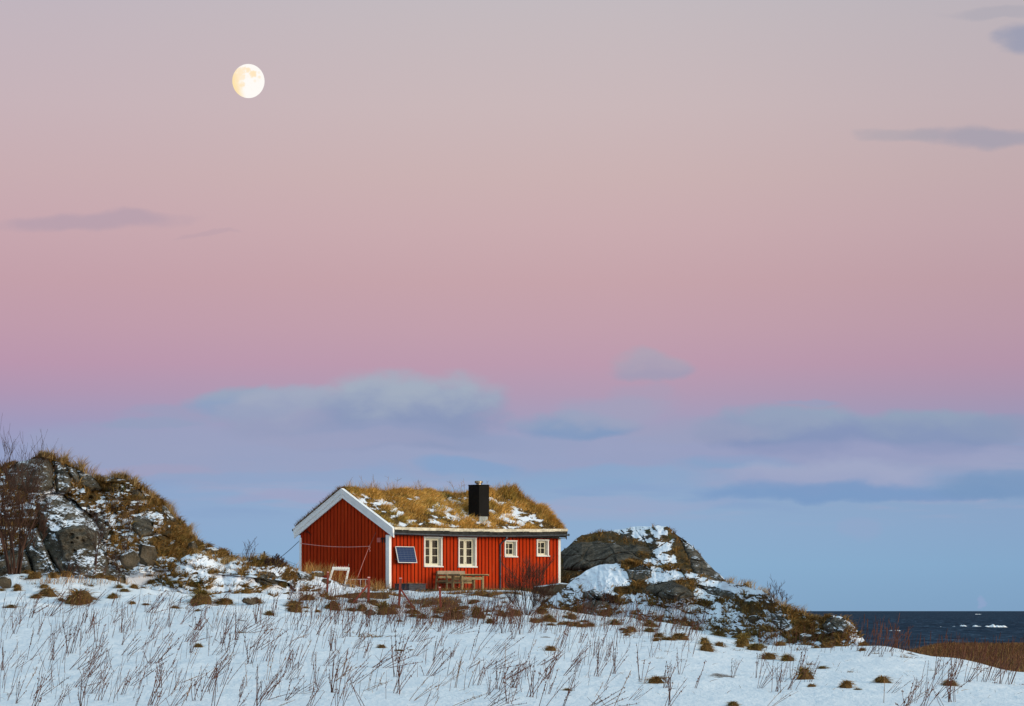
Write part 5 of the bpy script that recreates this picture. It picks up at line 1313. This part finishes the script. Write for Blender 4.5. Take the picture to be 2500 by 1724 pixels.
# (px0, px1, py0, py1, count, kind)
ZONES = [(0,900,1600,1735,75,'m'),(0,900,1520,1600,62,'m'),(0,760,1478,1520,34,'m'),(900,1500,1640,1740,34,'m'),(900,1500,1560,1640,22,'m'),(1500,1900,1640,1740,9,'m'),
         (1840,1990,1650,1700,7,'u'),(2150,2330,1690,1735,10,'m'),(2270,2460,1640,1678,13,'u'),(1430,1700,1515,1560,14,'u'),(1440,1500,1598,1616,3,'u'),(1000,1330,1520,1550,26,'m'),(740,960,1500,1560,12,'u'),
         (2330,2500,1600,1640,7,'u'),(2110,2200,1590,1604,6,'u'),(20,640,1470,1500,12,'f'),(1100,1450,1590,1720,8,'f')]
LAB = {'m': 'thin clump of dried dark red stalks leaning to the right in the foreground snow', 'u': 'upright clump of dried dark stalks standing in the snow',
       'f': 'flattened dried stalks lying low over the snow', 'p': 'few pale straw-coloured stalks among the darker dried ones'}
GRP = {'m': 'leaning dried stalk clumps', 'u': 'upright dried stalk clumps', 'f': 'flattened dried stalks', 'p': 'pale dried stalks'}
cnt = 0
for (a1, a2, b1, b2, num, kd) in ZONES:
    for q in range(num):
        best = None
        for tr_ in range(6):     # spread them out
            px_, py_ = rng.uniform(a1, a2), rng.uniform(b1, b2); dmin = min([abs(px_-s[0])*.7+abs(py_-s[1]) for s in spots[-160:]] + [60])
            if best is None or dmin > best[0]: best = (dmin, px_, py_)
        _, px_, py_ = best
        if 560 < px_ < 700 and py_ < 1500: continue
        spots.append((px_, py_)); g_ = on_ground(px_, min(py_, 1719)); 
        if py_ > 1719: g_ = 85 - (py_-1719)*.09
        k2 = kd if rng.random() > .20 or kd == 'f' else 'p'
        ms = {'m': SMESH, 'u': UPR, 'p': PAL, 'f': FLAT}[k2]; me = ms[int(rng.integers(0, len(ms)))]
        x_ = (px_-1250)*g_/F; o = link('stalk_clump', me); o.location = (x_, g_, float(zground(x_, g_)))
        s_ = rng.uniform(.65, 1.28); o.scale = (s_, s_, s_); o.rotation_euler = (0, 0, rng.normal(0, .25)); tag(o, LAB[k2], 'stalks', GRP[k2]); cnt += 1
print('stalk clumps', cnt)
# small broken bits of straw lying on the snow
n = 3600; y = 84 + 52*rng.random(n)**.8; p_ = rng.uniform(-30, 2530, n); x = (p_-1250)*y/F; ok = fbm(x*.5, y*.3, 0, 3, 621) + rng.normal(0, .2, n) > .05; x, y = x[ok], y[ok]; n = len(x)
tag(blade_obj('straw_litter', np.stack([x, y, zground(x, y)+.006], -1), np.stack([rng.normal(.6, 1, n), rng.normal(0, .6, n), rng.uniform(.02, .5, n)], -1), rng.uniform(.05, .28, n), rng.uniform(.006, .012, n), pick(n, .5, 1.2, BROWN), droop=.3), 'scattered bits of straw and short blades lying on the foreground snow', 'straw', kind='stuff')
# the thicket of short stalks between the crest and the cottage reads as one mass
def stalk_field(name, label, zones, hgt, rad=.0065, lean=.18):
    m = MB(); rg = np.random.default_rng(5)
    for (a1, a2, b1, b2, num) in zones:
        for q in range(num):
            px_, py_ = rg.uniform(a1, a2), rg.uniform(b1, b2); p, Yd = place(px_, py_); h = rg.uniform(*hgt)*(.7+.6*rg.random())
            ln = rg.normal(lean, .2); ly = rg.normal(0, .15); d = Vector((math.sin(ln), ly, math.cos(ln))); p = p - Vector((0, 0, .04)); r_ = rad*rg.uniform(.7, 1.2)
            m.tube([p, p+d*h*.5, p+d*h+Vector((.03*h, 0, 0))], [r_, r_*.85, r_*.5], 3, cap=False)
    me = bpy.data.meshes.new(name); me.from_pydata(m.v, [], m.f); me.materials.append(M_stalk if 'red' in label else M_stalk2)
    return tag(link(name, me), label, 'stalks', kind='stuff')
stalk_field('stalk_thicket', 'dense dark red stalks in front of the cottage', [(700,960,1450,1520,330),(940,1260,1490,1532,480),(940,1250,1455,1500,150),(1260,1500,1490,1545,240),(1500,1720,1500,1560,190),(0,740,1475,1560,260),(1850,2110,1560,1595,110),(1340,1700,1540,1610,60),(0,900,1560,1718,200),(900,1500,1600,1718,70)], (.35, .8))
stalk_field('straw_thicket', 'scattered pale straws in front of the cottage and rocks', [(800,1250,1460,1530,260),(1260,1720,1470,1550,220),(700,900,1430,1480,120),(150,260,1400,1440,60)], (.35, .85), .006)
m = MB()   # reeds sticking up in front of the sea
def reeds(zs, name, label):
    m = MB(); rg = np.random.default_rng(9)
    for (a1, a2, y0, y1, num, h0, h1) in zs:
        for q in range(num):
            Yd = rg.uniform(y0, y1); px_ = rg.uniform(a1, a2); x_ = (px_-1250)*Yd/F; p = Vector((x_, Yd, float(zground(x_, Yd))-.03)); h = rg.uniform(h0, h1); ln = rg.normal(.05, .12)
            d = Vector((math.sin(ln), rg.normal(0, .1), math.cos(ln))); r_ = .008*Yd/140; m.tube([p, p+d*h*.6, p+d*h], [r_, r_*.9, r_*.8], 3, cap=False)
            if rg.random() < .6: m.tube([p+d*h*.75, p+d*h*1.02], [r_*1.9, r_*1.2], 4)
    me = bpy.data.meshes.new(name); me.from_pydata(m.v, [], m.f); me.materials.append(M_stalk); tag(link(name, me), label, 'reeds', kind='stuff')
reeds([(2100,2200,116,122,34,.5,1.15),(2200,2330,120,132,18,.7,1.3),(2300,2560,125,200,140,.6,1.35),(2130,2500,118,130,45,.4,.9)], 'reeds', 'tall dark red reeds rising in front of the sea on the right')

# ------------------------------------------------------------------ bare trees and shrubs
M_bark = simple('reddish_bark', (.062, .032, .022), .35, 3, .85, .1)
M_bark2 = simple('grey_brown_bark', (.060, .035, .028), .35, 3, .85, .1)
def grow(mt, ms, p, d, ln, r_, lvl, rg, up=.35, kids=3, rmin=.006):
    segs = 4; pts = [p.copy()]; rad = [r_]; q = p.copy(); dd = d.normalized(); outs = []
    for i in range(segs):
        dd = (dd + Vector((rg.normal(0, .10), rg.normal(0, .10), up*.22))).normalized(); q = q + dd*ln/segs; pts.append(q.copy()); rad.append(max(rmin*.6, r_*(1-.6*(i+1)/segs)))
        outs.append((q.copy(), dd.copy(), rad[-1]))
    (mt if lvl == 0 else ms).tube(pts, rad, 5 if lvl == 0 else 3, cap=False)
    if lvl >= 3 or ln < .12: return
    for k in range(kids + (1 if lvl == 0 else 0)):
        o_, dd_, rr_ = outs[rg.integers(0 if lvl else 1, segs)]; a = rg.uniform(0, 2*PI); sp = rg.uniform(.35, .75)
        nd = (dd_ + Vector((math.cos(a), math.sin(a)*.7, .15))*sp).normalized(); grow(mt, ms, o_, nd, ln*rg.uniform(.42, .68), max(rmin, rr_*.65), lvl+1, rg, up, kids, rmin)
def tree(name, label, cat, px, py, stems, seed, mat, kids=3, up=.35, rmin=.006, r0=.03, lf=.66):
    """stems: list of (dx_px, tip_px, tip_py)"""
    c, Yd = place(px, py); rg = np.random.default_rng(seed); root = empty(name, c); tag(root, label, cat, None); k_ = Yd/F; ms = MB()
    for (dx, tx, ty) in stems:
        mt = MB(); b = Vector((dx*k_, rg.normal(0, .1), -.1)); e = Vector(((tx-px)*k_, rg.normal(0, .25), (py-ty)*k_)); d = e-b
        grow(mt, ms, b, d, d.length*lf, r0*rg.uniform(.8, 1.2), 0, rg, up, kids, rmin); mt.build('trunk' if cat == 'tree' else 'stem', mat, root)
    tw_ = ms.build('twigs', mat, root); tw_['kind'] = 'stuff'; return root
tree('bare_tree', 'tall bare reddish tree with many upright stems at the left edge of the hill', 'tree', 34, 1396,
     [(-14,-14,1120),(-8,4,1085),(-4,18,1150),(0,30,1100),(4,52,1095),(6,62,1052),(9,70,1085),(12,86,1078),(14,95,1120),(8,48,1180),(-10,-25,1190),(2,40,1240)], 3, M_bark, 4, .45, .0065, .042, .56)
tree('bare_shrub', 'tangled reddish scrub around the foot of the tall bare tree', 'shrub', 70, 1330, [(-60,-20,1200),(-40,0,1220),(-25,60,1190),(0,95,1215),(10,120,1240),(25,135,1265),(-50,-30,1260),(30,110,1290),(15,60,1270)], 4, M_bark, 4, .3, .007, .018)
tree('bare_sapling', 'slender dark sapling on the left hill reaching above the ridge', 'tree', 232, 1372, [(0,254,1205),(2,225,1260),(4,272,1250),(-2,240,1290)], 6, M_bark2, 3, .4, .006, .022)
tree('bare_sapling', 'shorter dark sapling just right of the slender one on the left hill', 'tree', 305, 1338, [(0,314,1240),(-3,294,1262),(3,330,1262)], 8, M_bark2, 3, .4, .006, .02)
tree('bare_shrub', 'thin dark shrub at the foot of the left hill standing before the dark rocks', 'shrub', 288, 1430, [(0,300,1330),(2,280,1350),(-1,292,1370)], 10, M_bark2, 3, .4, .005, .014)
tree('bare_shrub', 'small leafless shrub on the skyline between the two fence posts', 'shrub', 602, 1370, [(0,612,1312),(-2,590,1326),(2,626,1322),(-3,584,1345),(3,622,1345)], 12, M_bark2, 2, .3, .006, .016)
tree('bare_bush', 'leafless reddish bush with forked stems in front of the small windows', 'bush', 1286, 1502, [(-2,1248,1420),(-1,1262,1395),(0,1282,1400),(1,1302,1390),(2,1325,1400),(3,1345,1425),(-3,1238,1450),(4,1352,1455),(2,1312,1440)], 14, M_bark, 7, .30, .0030, .018, .74)
tree('low_bush', 'low leafless bush of thin upright twigs on the right skyline', 'bush', 1893, 1482, [(-12,1868,1436),(-6,1880,1440),(0,1888,1430),(5,1896,1434),(9,1906,1442),(14,1917,1446),(20,1924,1456),(-16,1862,1452)], 16, M_bark2, 3, .35, .0055, .011)
tree('low_bush', 'dark heather bush on top of the mound beside the guy wire', 'bush', 668, 1388, [(-16,655,1364),(-8,664,1362),(0,676,1363),(8,690,1370),(14,700,1378),(-20,648,1370),(4,684,1366)], 18, M_bark2, 6, .1, .009, .012)
tree('low_bush', 'dark purple heather bush right of the cottage', 'bush', 1496, 1478, [(-10,1482,1458),(-4,1490,1455),(0,1498,1456),(6,1508,1462),(10,1514,1468)], 20, M_bark, 6, .1, .009, .012)
